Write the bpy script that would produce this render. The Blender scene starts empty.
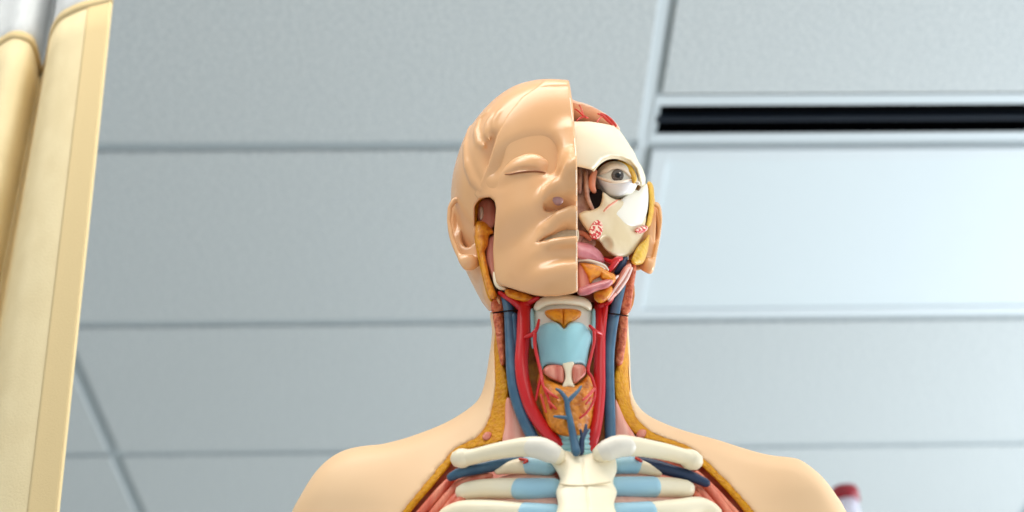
import bpy, math, random
import numpy as np
from mathutils import Matrix, Vector, Euler

random.seed(7)
rng = np.random.default_rng(7)
scene = bpy.context.scene
COL = scene.collection

# ------------------------------------------------------------------ camera
YAW, PITCH, ROLL, FOC = 0.039173, 0.60566, 0.030914, 1463.3
CAM_Z = 1.0                       # lens height above the floor
CEIL = 2.705                      # ceiling height above the floor
GX, GY = -0.8824, 2.1042          # one crossing of the ceiling grid
TX, TY = 1.2192, 0.6096           # tile size

cy_, sy_ = math.cos(YAW), math.sin(YAW)
cp_, sp_ = math.cos(PITCH), math.sin(PITCH)
cr_, sr_ = math.cos(ROLL), math.sin(ROLL)
r0 = np.array([cy_, -sy_, 0.0])
F_ = np.array([cp_ * sy_, cp_ * cy_, sp_])
u0 = np.array([-sp_ * sy_, -sp_ * cy_, cp_])
R_ = cr_ * r0 - sr_ * u0
U_ = sr_ * r0 + cr_ * u0

cam_d = bpy.data.cameras.new('camera')
cam = bpy.data.objects.new('camera', cam_d)
COL.objects.link(cam)
cam_d.sensor_width = 36.0
cam_d.lens = FOC / 1024.0 * 36.0
cam_d.clip_start = 0.05
cam.matrix_world = Matrix(((R_[0], U_[0], -F_[0], 0), (R_[1], U_[1], -F_[1], 0),
                           (R_[2], U_[2], -F_[2], CAM_Z), (0, 0, 0, 1)))
cam_d.dof.use_dof = True
cam_d.dof.focus_distance = 1.17
cam_d.dof.aperture_fstop = 5.0
scene.camera = cam


def ray(px, py):
    X = np.asarray(px, float) - 512.0
    Y = 256.0 - np.asarray(py, float)
    return (X[..., None] * R_ + Y[..., None] * U_ + FOC * F_)


def W(px, py, y):
    """the point at distance y (into the room) seen at a pixel; z counted from the lens"""
    d = ray(px, py)
    return d * (np.asarray(y, float) / d[..., 1])[..., None]


def Wz(px, py, z):
    d = ray(px, py)
    return d * (np.asarray(z, float) / d[..., 2])[..., None]


def pix(P):
    d = P @ F_.astype(P.dtype)
    return 512 + FOC * (P @ R_.astype(P.dtype)) / d, 256 - FOC * (P @ U_.astype(P.dtype)) / d


SC = 1240.0                       # pixels per metre near the model


# ------------------------------------------------------------------ materials
def lin(c):
    c = [v / 255.0 for v in c]
    return tuple(v / 12.92 if v <= 0.04045 else ((v + 0.055) / 1.055) ** 2.4 for v in c) + (1.0,)


def material(name, rgb, rough=0.45, rgb2=None, scale=60, detail=4, bump=0.0, bscale=None, spec=0.5,
             metal=0.0, stripes=None, sss=0.0, coat=0.0, ramp=(0.35, 0.65), emit=None, stretch=None):
    m = bpy.data.materials.new(name)
    m.use_nodes = True
    nt = m.node_tree
    b = nt.nodes['Principled BSDF']
    b.inputs['Roughness'].default_value = rough
    b.inputs['Specular IOR Level'].default_value = spec
    b.inputs['Metallic'].default_value = metal
    b.inputs['Base Color'].default_value = lin(rgb)
    if sss:
        b.inputs['Subsurface Weight'].default_value = sss
        b.inputs['Subsurface Radius'].default_value = (0.006, 0.003, 0.0015)
        b.inputs['Subsurface Scale'].default_value = 1.0
    if coat:
        b.inputs['Coat Weight'].default_value = coat
        b.inputs['Coat Roughness'].default_value = 0.15
    if emit:
        b.inputs['Emission Color'].default_value = lin(emit[0])
        b.inputs['Emission Strength'].default_value = emit[1]
    tc = nt.nodes.new('ShaderNodeTexCoord')
    src = tc.outputs['Object']
    if stretch:
        mp = nt.nodes.new('ShaderNodeMapping')
        mp.inputs['Rotation'].default_value = stretch[0]
        mp.inputs['Scale'].default_value = stretch[1]
        nt.links.new(src, mp.inputs['Vector'])
        src = mp.outputs['Vector']
    n = nt.nodes.new('ShaderNodeTexNoise')
    n.inputs['Scale'].default_value = scale
    n.inputs['Detail'].default_value = detail
    nt.links.new(src, n.inputs['Vector'])
    if rgb2:
        r = nt.nodes.new('ShaderNodeValToRGB')
        r.color_ramp.elements[0].position = ramp[0]
        r.color_ramp.elements[1].position = ramp[1]
        r.color_ramp.elements[0].color = lin(rgb)
        r.color_ramp.elements[1].color = lin(rgb2)
        nt.links.new(n.outputs['Fac'], r.inputs['Fac'])
        nt.links.new(r.outputs['Color'], b.inputs['Base Color'])
    if bump:
        n2 = nt.nodes.new('ShaderNodeTexNoise')
        n2.inputs['Scale'].default_value = bscale or scale
        n2.inputs['Detail'].default_value = 3
        nt.links.new(src, n2.inputs['Vector'])
        bp = nt.nodes.new('ShaderNodeBump')
        bp.inputs['Strength'].default_value = 1.0
        bp.inputs['Distance'].default_value = bump
        nt.links.new(n2.outputs['Fac'], bp.inputs['Height'])
        nt.links.new(bp.outputs['Normal'], b.inputs['Normal'])
    return m


M = {}
M['skin'] = material('skin_plastic', (231, 174, 122), 0.27, (235, 181, 130), scale=9, sss=0.0, spec=0.5)
M['torso'] = material('torso_plastic', (238, 197, 152), 0.5, (242, 203, 159), scale=9, spec=.4)
M['pale'] = material('band_pale_pink', (240, 206, 196), 0.35)
M['lip'] = material('lip_plastic', (226, 166, 120), 0.34)
M['line'] = material('eyelid_brown', (150, 88, 48), 0.5)
M['teeth'] = material('teeth_cream', (200, 174, 138), 0.4, (172, 146, 114), scale=300)
M['edge'] = material('cut_edge_cream', (246, 222, 196), 0.4)
M['nostril'] = material('nostril_mauve', (176, 128, 122), 0.35)
M['bone'] = material('bone_cream', (246, 231, 198), 0.38, (249, 237, 208), scale=25)
M['bone_beige'] = material('bone_beige', (216, 192, 150), 0.36, (228, 208, 172), scale=45)
M['white_bone'] = material('bone_white', (238, 230, 214), 0.3)
M['cart'] = material('cartilage_blue', (150, 202, 210), 0.36, (160, 210, 216), scale=30)
M['ribcart'] = material('rib_cartilage_blue', (165, 208, 226), 0.42)
M['fat'] = material('fat_yellow', (216, 150, 10), 0.55, (194, 120, 8), spec=.25, scale=260, bump=0.0016, bscale=330, ramp=(0.4, 0.75))
M['gland'] = material('gland_orange', (226, 142, 36), 0.4, (170, 84, 16), scale=170, bump=0.0014, bscale=200, ramp=(0.42, 0.75))
M['orange'] = material('fat_orange', (240, 160, 38), 0.4, (198, 102, 20), scale=190, bump=0.001, bscale=220, ramp=(0.4, 0.7))
M['yellow'] = material('fat_lemon', (226, 180, 50), 0.42, (206, 150, 26), scale=150, bump=0.0008, bscale=220)
M['artery'] = material('artery_red', (200, 18, 26), 0.3, (208, 30, 36), scale=40)
M['vessel'] = material('vessel_red', (208, 58, 44), 0.38)
M['vein'] = material('vein_blue', (50, 88, 116), 0.35, (66, 106, 132), scale=60)
M['darkvein'] = material('vein_dark_blue', (28, 52, 86), 0.4)
M['muscle'] = material('muscle_red', (210, 92, 66), 0.45, (236, 146, 114), scale=120, bump=0.001, bscale=160,
                       stretch=((0, math.radians(-38), 0), (1, 1, 0.12)))
M['muscle_r'] = material('muscle_red_mirror', (210, 92, 66), 0.45, (236, 146, 114), scale=120, bump=0.001, bscale=160,
                         stretch=((0, math.radians(38), 0), (1, 1, 0.12)))
M['scm'] = material('muscle_rust', (176, 66, 30), 0.48, (220, 118, 70), scale=300, bump=0.0024, bscale=260)
M['pinkm'] = material('muscle_pink', (226, 142, 124), 0.42, (238, 176, 156), scale=200, bump=0.0006,
                      stretch=((0, 0, 0), (1, 1, 0.1)))
M['crico'] = material('muscle_rose', (200, 92, 74), 0.42, (232, 154, 130), scale=220, bump=0.0008,
                      stretch=((0, math.radians(40), 0), (1, 1, 0.12)))
M['pleura'] = material('intercostal_pink', (236, 184, 164), 0.45, (226, 158, 138), scale=110, ramp=(0.5, 0.7))
M['bed'] = material('deep_neck_brown', (206, 134, 44), 0.5, (170, 88, 34), scale=110, bump=0.001)
M['chestbed'] = material('deep_chest_red', (214, 108, 82), 0.5, (232, 146, 118), scale=100, bump=0.001)
M['brain'] = material('brain_salmon', (236, 178, 142), 0.4, (242, 194, 160), scale=60)
M['tongue'] = material('tongue_mauve', (192, 104, 112), 0.3, (214, 140, 144), scale=90)
M['nasal'] = material('nasal_brown', (216, 176, 150), 0.4, (178, 122, 104), scale=170)
M['nasal_pink'] = material('nasal_pink', (222, 140, 108), 0.4)
M['dark'] = material('cavity_dark', (22, 12, 10), 0.8, spec=.1)
M['orbit'] = material('orbit_brown', (128, 84, 30), 0.5, (96, 58, 22), scale=120)
M['eye'] = material('eye_white', (244, 240, 226), 0.18, coat=0.3)
M['lid'] = material('eyelid_cream', (238, 218, 196), 0.35)
M['sclera'] = material('lower_lid_white', (236, 232, 232), 0.25)
M['iris'] = material('iris_grey', (112, 104, 98), 0.2, (74, 66, 62), scale=900)
M['pupil'] = material('pupil_black', (8, 8, 10), 0.1)
M['glint'] = material('glint_white', (250, 250, 250), 0.1)
M['dots'] = material('spongy_bone_red', (206, 44, 44), 0.45, (240, 214, 190), scale=420, detail=1, ramp=(0.5, 0.56))


# ------------------------------------------------------------------ distance fields
def smin(a, b, k):
    h = np.clip(0.5 + 0.5 * (b - a) / k, 0, 1)
    return b + (a - b) * h - k * h * (1 - h)


def smax(a, b, k):
    return -smin(-a, -b, k)


def ell(P, c, r):
    r = np.asarray(r, P.dtype)
    q = (P - np.asarray(c, P.dtype)) / r
    k0 = np.sqrt((q * q).sum(-1)) + 1e-6
    q = q / r
    k1 = np.sqrt((q * q).sum(-1)) + 1e-6
    return k0 * (k0 - 1) / k1


def cap(P, a, b, ra, rb):
    a = np.asarray(a, P.dtype); b = np.asarray(b, P.dtype)
    pa = P - a; ba = b - a
    h = np.clip((pa @ ba) / max(float(ba @ ba), 1e-12), 0, 1)
    d = pa - h[..., None] * ba
    return np.sqrt((d * d).sum(-1)) - (ra + (rb - ra) * h)


def chain(P, pts, rad, k=0.0):
    f = None
    for i in range(len(pts) - 1):
        g = cap(P, pts[i], pts[i + 1], rad[i], rad[i + 1])
        f = g if f is None else (smin(f, g, k) if k else np.minimum(f, g))
    return f


def wpts(pts):
    return [W(p[0], p[1], p[2]) for p in pts]


def spline(pts, n=6, closed=False):
    """Catmull-Rom through points"""
    p = np.asarray(pts, float)
    N = len(p); out = []
    for i in range(N if closed else N - 1):
        if closed:
            a, b, c, d = p[(i - 1) % N], p[i], p[(i + 1) % N], p[(i + 2) % N]
        else:
            a, b, c, d = p[max(i - 1, 0)], p[i], p[i + 1], p[min(i + 2, N - 1)]
        for t in np.linspace(0, 1, n, endpoint=False):
            out.append(0.5 * ((2 * b) + (c - a) * t + (2 * a - 5 * b + 4 * c - d) * t * t + (3 * b - a - 3 * c + d) * t ** 3))
    if not closed:
        out.append(p[-1])
    return np.array(out)


class Outline:
    """signed distance (in metres) to an outline drawn on the model, sampled from a raster"""
    def __init__(self, pts, smooth=0, pad=45, step=0.5, scale=SC):
        p = spline(pts, smooth, True) if smooth else np.asarray(pts, float)
        self.p = p; self.scale = scale; self.step = step
        self.lo = p.min(0) - pad; hi = p.max(0) + pad
        nx = int((hi[0] - self.lo[0]) / step) + 2; ny = int((hi[1] - self.lo[1]) / step) + 2
        X, Y = np.meshgrid(self.lo[0] + np.arange(nx) * step, self.lo[1] + np.arange(ny) * step, indexing='ij')
        d2 = np.full(X.shape, 1e12); ins = np.zeros(X.shape, bool)
        N = len(p)
        for i in range(N):
            a = p[i]; b = p[(i + 1) % N]; e = b - a
            L = float(e @ e)
            if L < 1e-12:
                continue
            wx = X - a[0]; wy = Y - a[1]
            t = np.clip((wx * e[0] + wy * e[1]) / L, 0, 1)
            d2 = np.minimum(d2, (wx - t * e[0]) ** 2 + (wy - t * e[1]) ** 2)
            c = (a[1] > Y) != (b[1] > Y)
            if e[1] != 0:
                ins ^= c & (X < e[0] * (Y - a[1]) / e[1] + a[0])
        d = np.sqrt(d2); d[ins] *= -1
        self.d = d.astype(np.float32)

    def __call__(self, px, py):
        u = np.clip((px - self.lo[0]) / self.step, 0, self.d.shape[0] - 1.001)
        v = np.clip((py - self.lo[1]) / self.step, 0, self.d.shape[1] - 1.001)
        i = u.astype(np.int32); j = v.astype(np.int32); u = u - i; v = v - j
        d = self.d
        return ((d[i, j] * (1 - u) + d[i + 1, j] * u) * (1 - v) + (d[i, j + 1] * (1 - u) + d[i + 1, j + 1] * u) * v) / self.scale


def surface(func, lo, hi, h):
    """mesh (verts, quads) of the zero level of func(P, px, py)"""
    lo = np.asarray(lo, float); hi = np.asarray(hi, float)
    n = np.ceil((hi - lo) / h).astype(int) + 1
    ax = [(lo[i] + np.arange(n[i]) * h).astype(np.float32) for i in range(3)]
    P = np.stack(np.meshgrid(*ax, indexing='ij'), -1)
    px, py = pix(P)
    f = func(P, px, py).astype(np.float32)
    f[0] = f[-1] = 1e-3; f[:, 0] = f[:, -1] = 1e-3; f[:, :, 0] = f[:, :, -1] = 1e-3
    s = f < 0
    c = s[:-1, :-1, :-1].astype(np.int8)
    tot = np.zeros_like(c)
    for dx in (0, 1):
        for dy in (0, 1):
            for dz in (0, 1):
                tot += s[dx:n[0] - 1 + dx, dy:n[1] - 1 + dy, dz:n[2] - 1 + dz]
    act = (tot > 0) & (tot < 8)
    idx = np.argwhere(act)
    if len(idx) == 0:
        return np.zeros((0, 3)), np.zeros((0, 4), int)
    num = -np.ones(act.shape, np.int32); num[act] = np.arange(len(idx))
    acc = np.zeros((len(idx), 3)); cnt = np.zeros(len(idx))
    cor = [(0, 0, 0), (1, 0, 0), (0, 1, 0), (1, 1, 0), (0, 0, 1), (1, 0, 1), (0, 1, 1), (1, 1, 1)]
    for a in range(8):
        for b in range(a + 1, 8):
            A = np.array(cor[a]); B = np.array(cor[b])
            if abs(A - B).sum() != 1:
                continue
            ia = idx + A; ib = idx + B
            fa = f[ia[:, 0], ia[:, 1], ia[:, 2]]; fb = f[ib[:, 0], ib[:, 1], ib[:, 2]]
            mk = (fa < 0) != (fb < 0)
            t = np.where(mk, fa / np.where(mk, fa - fb, 1), 0)
            acc[mk] += (A + t[:, None] * (B - A))[mk]; cnt[mk] += 1
    V = lo + (idx + acc / cnt[:, None]) * h
    Q = []
    for axis in range(3):
        o1, o2 = [(1, 2), (2, 0), (0, 1)][axis]
        sl0 = [slice(None)] * 3; sl1 = [slice(None)] * 3
        sl0[axis] = slice(0, n[axis] - 1); sl1[axis] = slice(1, n[axis])
        A = s[tuple(sl0)]; B = s[tuple(sl1)]
        ed = np.argwhere(A != B)
        ok = (ed[:, o1] > 0) & (ed[:, o2] > 0) & (ed[:, o1] < n[o1] - 1) & (ed[:, o2] < n[o2] - 1)
        ed = ed[ok]
        e1 = np.zeros(3, int); e1[o1] = 1
        e2 = np.zeros(3, int); e2[o2] = 1
        def g(k): return num[k[:, 0], k[:, 1], k[:, 2]]
        q = np.stack([g(ed - e1 - e2), g(ed - e2), g(ed), g(ed - e1)], 1)
        inside = A[ed[:, 0], ed[:, 1], ed[:, 2]]
        q[~inside] = q[~inside][:, ::-1]
        Q.append(q)
    Q = np.concatenate(Q)
    Q = Q[(Q >= 0).all(1)]
    return V, Q


# ------------------------------------------------------------------ object helpers
def raw_mesh(name, V, Q, mat, parent=None, smooth=True, origin=None):
    V = np.asarray(V, float)
    if origin is None:
        origin = np.array([0, 0, 0.0])
    me = bpy.data.meshes.new(name)
    if isinstance(Q, np.ndarray) and Q.ndim == 2:
        k = Q.shape[1]
        me.vertices.add(len(V)); me.vertices.foreach_set('co', (V - origin).astype(np.float32).ravel())
        me.loops.add(Q.size); me.loops.foreach_set('vertex_index', Q.astype(np.int32).ravel())
        me.polygons.add(len(Q)); me.polygons.foreach_set('loop_start', np.arange(0, Q.size, k, dtype=np.int32))
        me.update(calc_edges=True)
    else:
        me.from_pydata([tuple(v) for v in (V - origin)], [], [tuple(q) for q in Q]); me.update()
    me.materials.append(mat)
    me.polygons.foreach_set('use_smooth', np.full(len(me.polygons), smooth))
    o = bpy.data.objects.new(name, me); COL.objects.link(o)
    if parent is not None:
        o.parent = parent
    else:
        o.location = tuple(origin)
    return o


TORSO_AT = np.array([0.08, 1.04, 1.0])          # where the model stands (world)
OFF = np.array([0, 0, CAM_Z])


def thing(name, label, cat, loc, group=None):
    o = bpy.data.objects.new(name, None); COL.objects.link(o)
    o.location = tuple(loc); o['label'] = label; o['category'] = cat
    o.empty_display_size = 0.05
    if group: o['group'] = group
    return o


torso = thing('anatomical_torso', 'plastic anatomical torso with half its face and chest opened to show skull, vessels and ribs',
              'anatomical model', TORSO_AT)


def part(name, V, Q, mat, parent=torso, label=None, smooth=True):
    """V in lens coordinates; all model parts share the torso's origin"""
    o = raw_mesh(name, np.asarray(V) + OFF, Q, M[mat] if isinstance(mat, str) else mat, parent, smooth, TORSO_AT)
    if label: o['label'] = label
    return o


def relaxed(V, Q, n):
    for _ in range(n):
        acc = np.zeros_like(V); cnt = np.zeros(len(V))
        for a in range(4):
            b = (a + 1) % 4
            np.add.at(acc, Q[:, a], V[Q[:, b]]); np.add.at(acc, Q[:, b], V[Q[:, a]])
            np.add.at(cnt, Q[:, a], 1); np.add.at(cnt, Q[:, b], 1)
        V = .45 * V + .55 * acc / np.maximum(cnt, 1)[:, None]
    return V


def sdf_part(name, func, lo, hi, h, mat, parent=torso, label=None, relax=0):
    V, Q = surface(func, lo, hi, h)
    if relax:
        V = relaxed(V, Q, relax)
    return part(name, V, Q, mat, parent, label)


def yconst(v):
    return v if callable(v) else (lambda px, py: v + 0 * px)


def pillow(name, outline, y, th=0.01, bulge=0.003, r=0.006, k=0.0015, h=0.0009, mat='bone', parent=torso,
           label=None, smooth=4, extra=None, minus=None):
    """a solid piece with the given outline, its front at distance y, swelling towards the viewer"""
    oc = outline if isinstance(outline, Outline) else Outline(outline, smooth, pad=14)
    yf = yconst(y)
    p = oc.p
    yy = yf(p[:, 0], p[:, 1])
    pts = np.concatenate([W(p[:, 0], p[:, 1], yy - bulge - 0.002), W(p[:, 0], p[:, 1], yy + th + 0.002)])
    lo = pts.min(0) - 3 * h; hi = pts.max(0) + 3 * h
    lo[1] -= 0.004; hi[1] += 0.002

    def f(P, px, py):
        d = oc(px, py)
        t = np.clip(-d / r, 0, 1)
        front = yf(px, py) - bulge * np.sqrt(np.clip(1 - (1 - t) ** 2, 0, 1))
        g = (front - P[..., 1]) * 0.8
        if extra is not None:
            g = g + extra(P, px, py)
        q = smax(d, g, k)
        q = np.maximum(q, P[..., 1] - yf(px, py) - th)
        if minus is not None:
            q = smax(q, -minus(P, px, py), k)
        return q
    return sdf_part(name, f, lo, hi, h, mat, parent, label)


def tube_mesh(pts, rad, seg=12, sub=6, squash=1.0):
    """sweep of a circle along a smooth path, ends rounded"""
    p = np.concatenate([np.asarray(pts, float), np.asarray(rad, float)[:, None]], 1)
    s = spline(p, sub)
    C = s[:, :3]; R = s[:, 3]
    T = np.gradient(C, axis=0); T /= np.linalg.norm(T, axis=1)[:, None] + 1e-12
    ring = []; N = None
    # rounded caps
    C2 = [C[0] - T[0] * R[0] * v for v in (0.95, 0.7)] + list(C) + [C[-1] + T[-1] * R[-1] * v for v in (0.7, 0.95)]
    R2 = [R[0] * 0.3, R[0] * 0.72] + list(R) + [R[-1] * 0.72, R[-1] * 0.3]
    T2 = [T[0]] * 2 + list(T) + [T[-1]] * 2
    V = []
    for c, t, r in zip(C2, T2, R2):
        if N is None:
            N = np.cross(t, [0, 1, 0.01]); N /= np.linalg.norm(N)
        N = N - t * (N @ t); N /= np.linalg.norm(N)
        B = np.cross(t, N)
        for k in range(seg):
            a = 2 * math.pi * k / seg
            V.append(c + r * (math.cos(a) * N + squash * math.sin(a) * B))
    V = np.array(V); Q = []
    n = len(C2)
    for i in range(n - 1):
        for k in range(seg):
            Q.append((i * seg + k, i * seg + (k + 1) % seg, (i + 1) * seg + (k + 1) % seg, (i + 1) * seg + k))
    Q.append(tuple(range(seg))[::-1]); Q.append(tuple((n - 1) * seg + k for k in range(seg)))
    return V, Q


def merge(parts):
    V = []; Q = []; o = 0
    for v, q in parts:
        V.append(np.asarray(v)); Q += [tuple(int(i) + o for i in f) for f in q]; o += len(v)
    return np.concatenate(V), Q


def tube(name, pts, mat, parent=torso, label=None, seg=12, squash=1.0, sub=6):
    """pts: (px, py, y, radius in pixels)"""
    V, Q = tube_mesh([W(p[0], p[1], p[2]) for p in pts], [p[3] / SC for p in pts], seg, sub, squash)
    return part(name, V, Q, mat, parent, label)


def tubes(name, lists, mat, parent=torso, label=None, seg=8):
    V, Q = merge([tube_mesh([W(p[0], p[1], p[2]) for p in L], [p[3] / SC for p in L], seg, 5) for L in lists])
    return part(name, V, Q, mat, parent, label)


def march(func, px, py, y0=0.82, y1=1.25, n=260):
    """distance y at which the line through a pixel first meets func"""
    px = np.asarray(px, float); py = np.asarray(py, float)
    out = np.full(px.shape, np.nan)
    prev = None; py_ = None
    for y in np.linspace(y0, y1, n):
        v = func(W(px, py, np.full(px.shape, y)))
        if prev is not None:
            hit = np.isnan(out) & (v < 0)
            tt = np.where(hit, prev / np.where(hit, prev - v, 1), 0)
            out = np.where(hit, py_ + (y - py_) * np.clip(tt, 0, 1), out)
        prev = v; py_ = y
    return out


# ------------------------------------------------------------------ the body
SIL_BODY = [(489, 296), (489, 330), (487, 360), (485.5, 378), (480, 397), (468, 409), (444, 423.5), (412, 436), (391, 442),
            (379, 444.5), (362, 446), (344, 450), (327, 460), (312, 476.5), (298, 500), (291.7, 512), (280, 545), (272, 600),
            (270, 900), (860, 900), (860, 560), (846, 512), (836.6, 495.5), (822, 476.5), (804, 462), (793, 457.8), (769, 455),
            (746, 449), (716.5, 439.5), (687, 431.5), (661, 422), (643, 411.5), (633, 397), (630.5, 380), (630.5, 350), (632, 320), (633, 296)]
o_sil = Outline(SIL_BODY, 3, pad=30, step=1.0)


def body0(P):
    f = cap(P, (.077, 1.012, .70), (.078, 1.03, .50), .058, .060)
    for s in (-1, 1):
        x = .08
        tr = cap(P, (x + s * .02, 1.035, .565), (x + s * .15, 1.05, .485), .040, .053)
        f = smin(f, tr, .05)
        dl = cap(P, (x + s * .158, 1.048, .468), (x + s * .19, 1.055, .25), .066, .05)
        f = smin(f, dl, .04)
    f = smin(f, ell(P, (.08, 1.055, .37), (.170, .125, .19)), .04)
    f = smin(f, ell(P, (.08, 1.055, .20), (.135, .105, .22)), .05)
    return f


def body(P, px=None, py=None):
    if px is None:
        px, py = pix(P)
    f = smax(body0(P), o_sil(px, py), .012)
    return np.maximum(f, .03 - P[..., 2])


WIN_OUT = [(494, 270), (493, 300), (493.5, 330), (496, 360), (497, 380), (495.5, 400), (491, 418), (482, 435), (470, 442.5), (456, 450),
           (443, 465), (429, 482), (404, 512), (380, 545), (385, 575), (420, 592), (740, 592), (775, 575), (777, 545), (752, 512),
           (734, 491), (708, 465), (687, 447.5), (664, 439), (643, 428), (631, 409), (627.5, 380), (628, 340), (629.5, 310), (630, 270)]
WIN_IN = [(500, 270), (498, 300), (500, 330), (504, 362), (507.5, 380), (508, 400), (507, 425), (503, 441), (480, 448), (458, 454), (449, 467), (435, 484),
          (411, 512), (388, 545), (396, 570), (425, 584), (735, 584), (766, 570), (768, 545), (744, 512), (726.5, 491), (701, 466),
          (682, 451), (660, 443), (638, 436), (623, 420), (616.5, 403), (614, 380), (617, 362), (623, 330), (625, 300), (625, 270)]
o_out = Outline(WIN_OUT, 3, pad=40, step=0.5)
o_in = Outline(WIN_IN, 3, pad=40, step=0.5)
LO_B, HI_B = (-.20, .86, .025), (.36, 1.19, .66)


def neck_seam(px, py):                      # below the joint between head and trunk
    return (311.5 + 2.0 * np.cos((px - 561) / 72.0 * 1.57) - py) / SC


def skin_f(P, px, py):
    b = body(P, px, py)
    hole = np.maximum(np.maximum(o_out(px, py), -(b + .032)), P[..., 1] - 1.0 - .03 * np.clip((.56 - P[..., 2]) / .06, 0, 1))
    f = smax(b, -hole, .0028)
    return np.maximum(f, neck_seam(px, py))


sdf_part('torso_skin', skin_f, LO_B, HI_B, .0021, 'torso', relax=3, label='skin-coloured shoulders and neck')


def fat_f(P, px, py):
    b = body(P, px, py)
    ring = np.maximum(o_out(px, py) - .0035, -o_in(px, py))
    f = smax(smax(b + .0010, ring, .002), -(b + .026), .002)
    f = np.maximum(f, P[..., 1] - 1.02)
    return np.maximum(f, neck_seam(px, py) + .0004)


sdf_part('fat_border', fat_f, (-.08, .86, .30), (.24, 1.03, .65), .0016, 'fat', label='yellow fat layer along the cut edge')


def bed_f(P, px, py):
    b = body(P, px, py)
    f = np.maximum(b + .015, o_out(px, py) - .002)
    f = np.maximum(f, P[..., 1] - 1.03)
    return f


sdf_part('deep_neck_tissue', lambda P, a, b: np.maximum(bed_f(P, a, b), (b - 448) / SC), (-.02, .9, .47), (.17, 1.04, .68), .002, 'bed')
sdf_part('chest_wall', lambda P, a, b: np.maximum(bed_f(P, a, b) - .003, (446 - b) / SC), (-.1, .88, .28), (.26, 1.04, .53), .002, 'chestbed',
         label='red chest muscle behind the ribs')


def S(px, py, off=0.0):
    """depth of the body surface at a pixel, off metres towards the viewer"""
    return march(lambda P: body(P) - off, px, py)


def Sd(p, d):
    return float(S(np.array([p[0]]), np.array([p[1]]))[0]) - d


# ---- neck: muscles, vessels, larynx
for side, oc, y in (('L', [(493, 313.5), (503, 314), (505, 330), (506, 350), (505.5, 363), (501, 365), (498, 350), (495.5, 333)], .972),
                    ('R', [(618, 315), (627, 316), (627.5, 330), (625, 350), (622, 364), (616, 365), (614.5, 356), (617, 335)], .972)):
    pillow('neck_muscle', oc, y, .012, .004, .004, mat='scm', h=.0008, label='rust-red sternomastoid stump')
for side, oc in (('L', [(493, 296), (503, 297), (504, 311), (491.5, 311.5)]),
                 ('R', [(625, 262), (636, 264), (634, 285), (629.5, 312), (619, 312), (621, 290)])):
    pillow('neck_muscle', oc, .972, .012, .004, .004, mat='scm', h=.0008)
pillow('scalene_muscle', [(506, 400), (512, 400), (523, 420), (532, 446), (504, 446), (505, 425)], .968, .014, .003, .006, mat='pinkm')
pillow('scalene_muscle', [(614.5, 402), (618, 404), (625, 420), (637, 440), (630, 446), (613, 446)], .968, .014, .003, .006, mat='pinkm')

tube('carotid_artery', [(526, 297, .965, 6.5), (524.5, 310, .960, 6.8), (523.5, 335, .957, 6.6), (521.5, 362, .955, 6.4), (524, 385, .954, 6.4), (532, 410, .953, 6.2),
                        (545, 430, .951, 5.8), (556, 442, .949, 5.4), (565, 452, .952, 5)], 'artery', label='bright red artery left of the windpipe', seg=16)
tube('carotid_artery', [(599, 296, .965, 5), (599.5, 310, .962, 5.4), (600, 335, .958, 5.4), (599.5, 365, .956, 5.6), (599.5, 390, .955, 5.6), (597.5, 415, .954, 5.6),
                        (594, 436, .952, 5.4), (590, 450, .954, 5)], 'artery', label='bright red artery right of the windpipe', seg=16)
tube('external_carotid', [(606, 293, .960, 3), (605, 310, .958, 2.8), (602.5, 335, .957, 3)], 'artery')
tube('jugular_vein', [(506, 295, .968, 5.5), (509, 311, .966, 5.2), (510, 330, .964, 5.2), (511.5, 355, .962, 5.6), (513, 378, .960, 5.8), (517, 400, .959, 5.8), (525, 422, .958, 5.6),
                      (536, 444, .957, 5.4)], 'vein', label='thick blue vein left of the windpipe', seg=16)
tube('vein_branch', [(514.5, 316, .963, 3.2), (515.5, 340, .962, 3.2), (515.5, 365, .961, 2.5)], 'vein')
tube('jugular_vein', [(621, 285, .968, 5), (617.5, 300, .966, 5), (614, 315, .964, 5.4), (610.5, 335, .962, 5.6), (608.5, 360, .961, 5.4), (609, 390, .960, 5.2), (610, 420, .960, 5.2), (610.5, 448, .960, 5)],
     'vein', label='thick blue vein right of the windpipe', seg=16)
tubes('thyroid_artery', [[(526, 337, .950, 2), (533, 334, .944, 2.3), (537, 328, .942, 1.8), (539, 320, .943, 1.2)],
                         [(535, 334, .943, 2), (535, 346, .942, 1.7), (538, 360, .941, 1.6), (541, 373, .939, 1.7), (543, 385, .936, 1.5), (548, 397, .934, 1.4), (551, 408, .935, 1.3)],
                         [(541, 378, .938, 1.6), (538, 390, .939, 1.4), (536, 400, .940, 1.0)]], 'artery')
tubes('thyroid_artery', [[(601, 334, .950, 1.8), (595, 331, .944, 1.9), (590, 326, .943, 1.5)],
                         [(594, 332, .943, 1.8), (594, 342, .942, 1.5), (591, 356, .941, 1.4), (588, 370, .939, 1.5), (592, 378, .938, 1.5), (595, 390, .938, 1.4), (593, 402, .937, 1.3), (587, 412, .936, 1.2), (580, 418, .935, 1)]], 'artery')
tubes('gland_vessel', [[(545, 388, .935, 1.5), (551, 394, .932, 1.6), (558, 398, .930, 1.0)], [(549, 402, .933, 1.4), (556, 409, .931, 1.0)],
                       [(594, 389, .936, 1.5), (588, 396, .932, 1.5), (583, 400, .930, 1.1)], [(591, 398, .934, 1.3), (586, 404, .932, 1.0)], [(541, 395, .938, 1.3), (546, 412, .936, 1.1)]], 'vessel')

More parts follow.
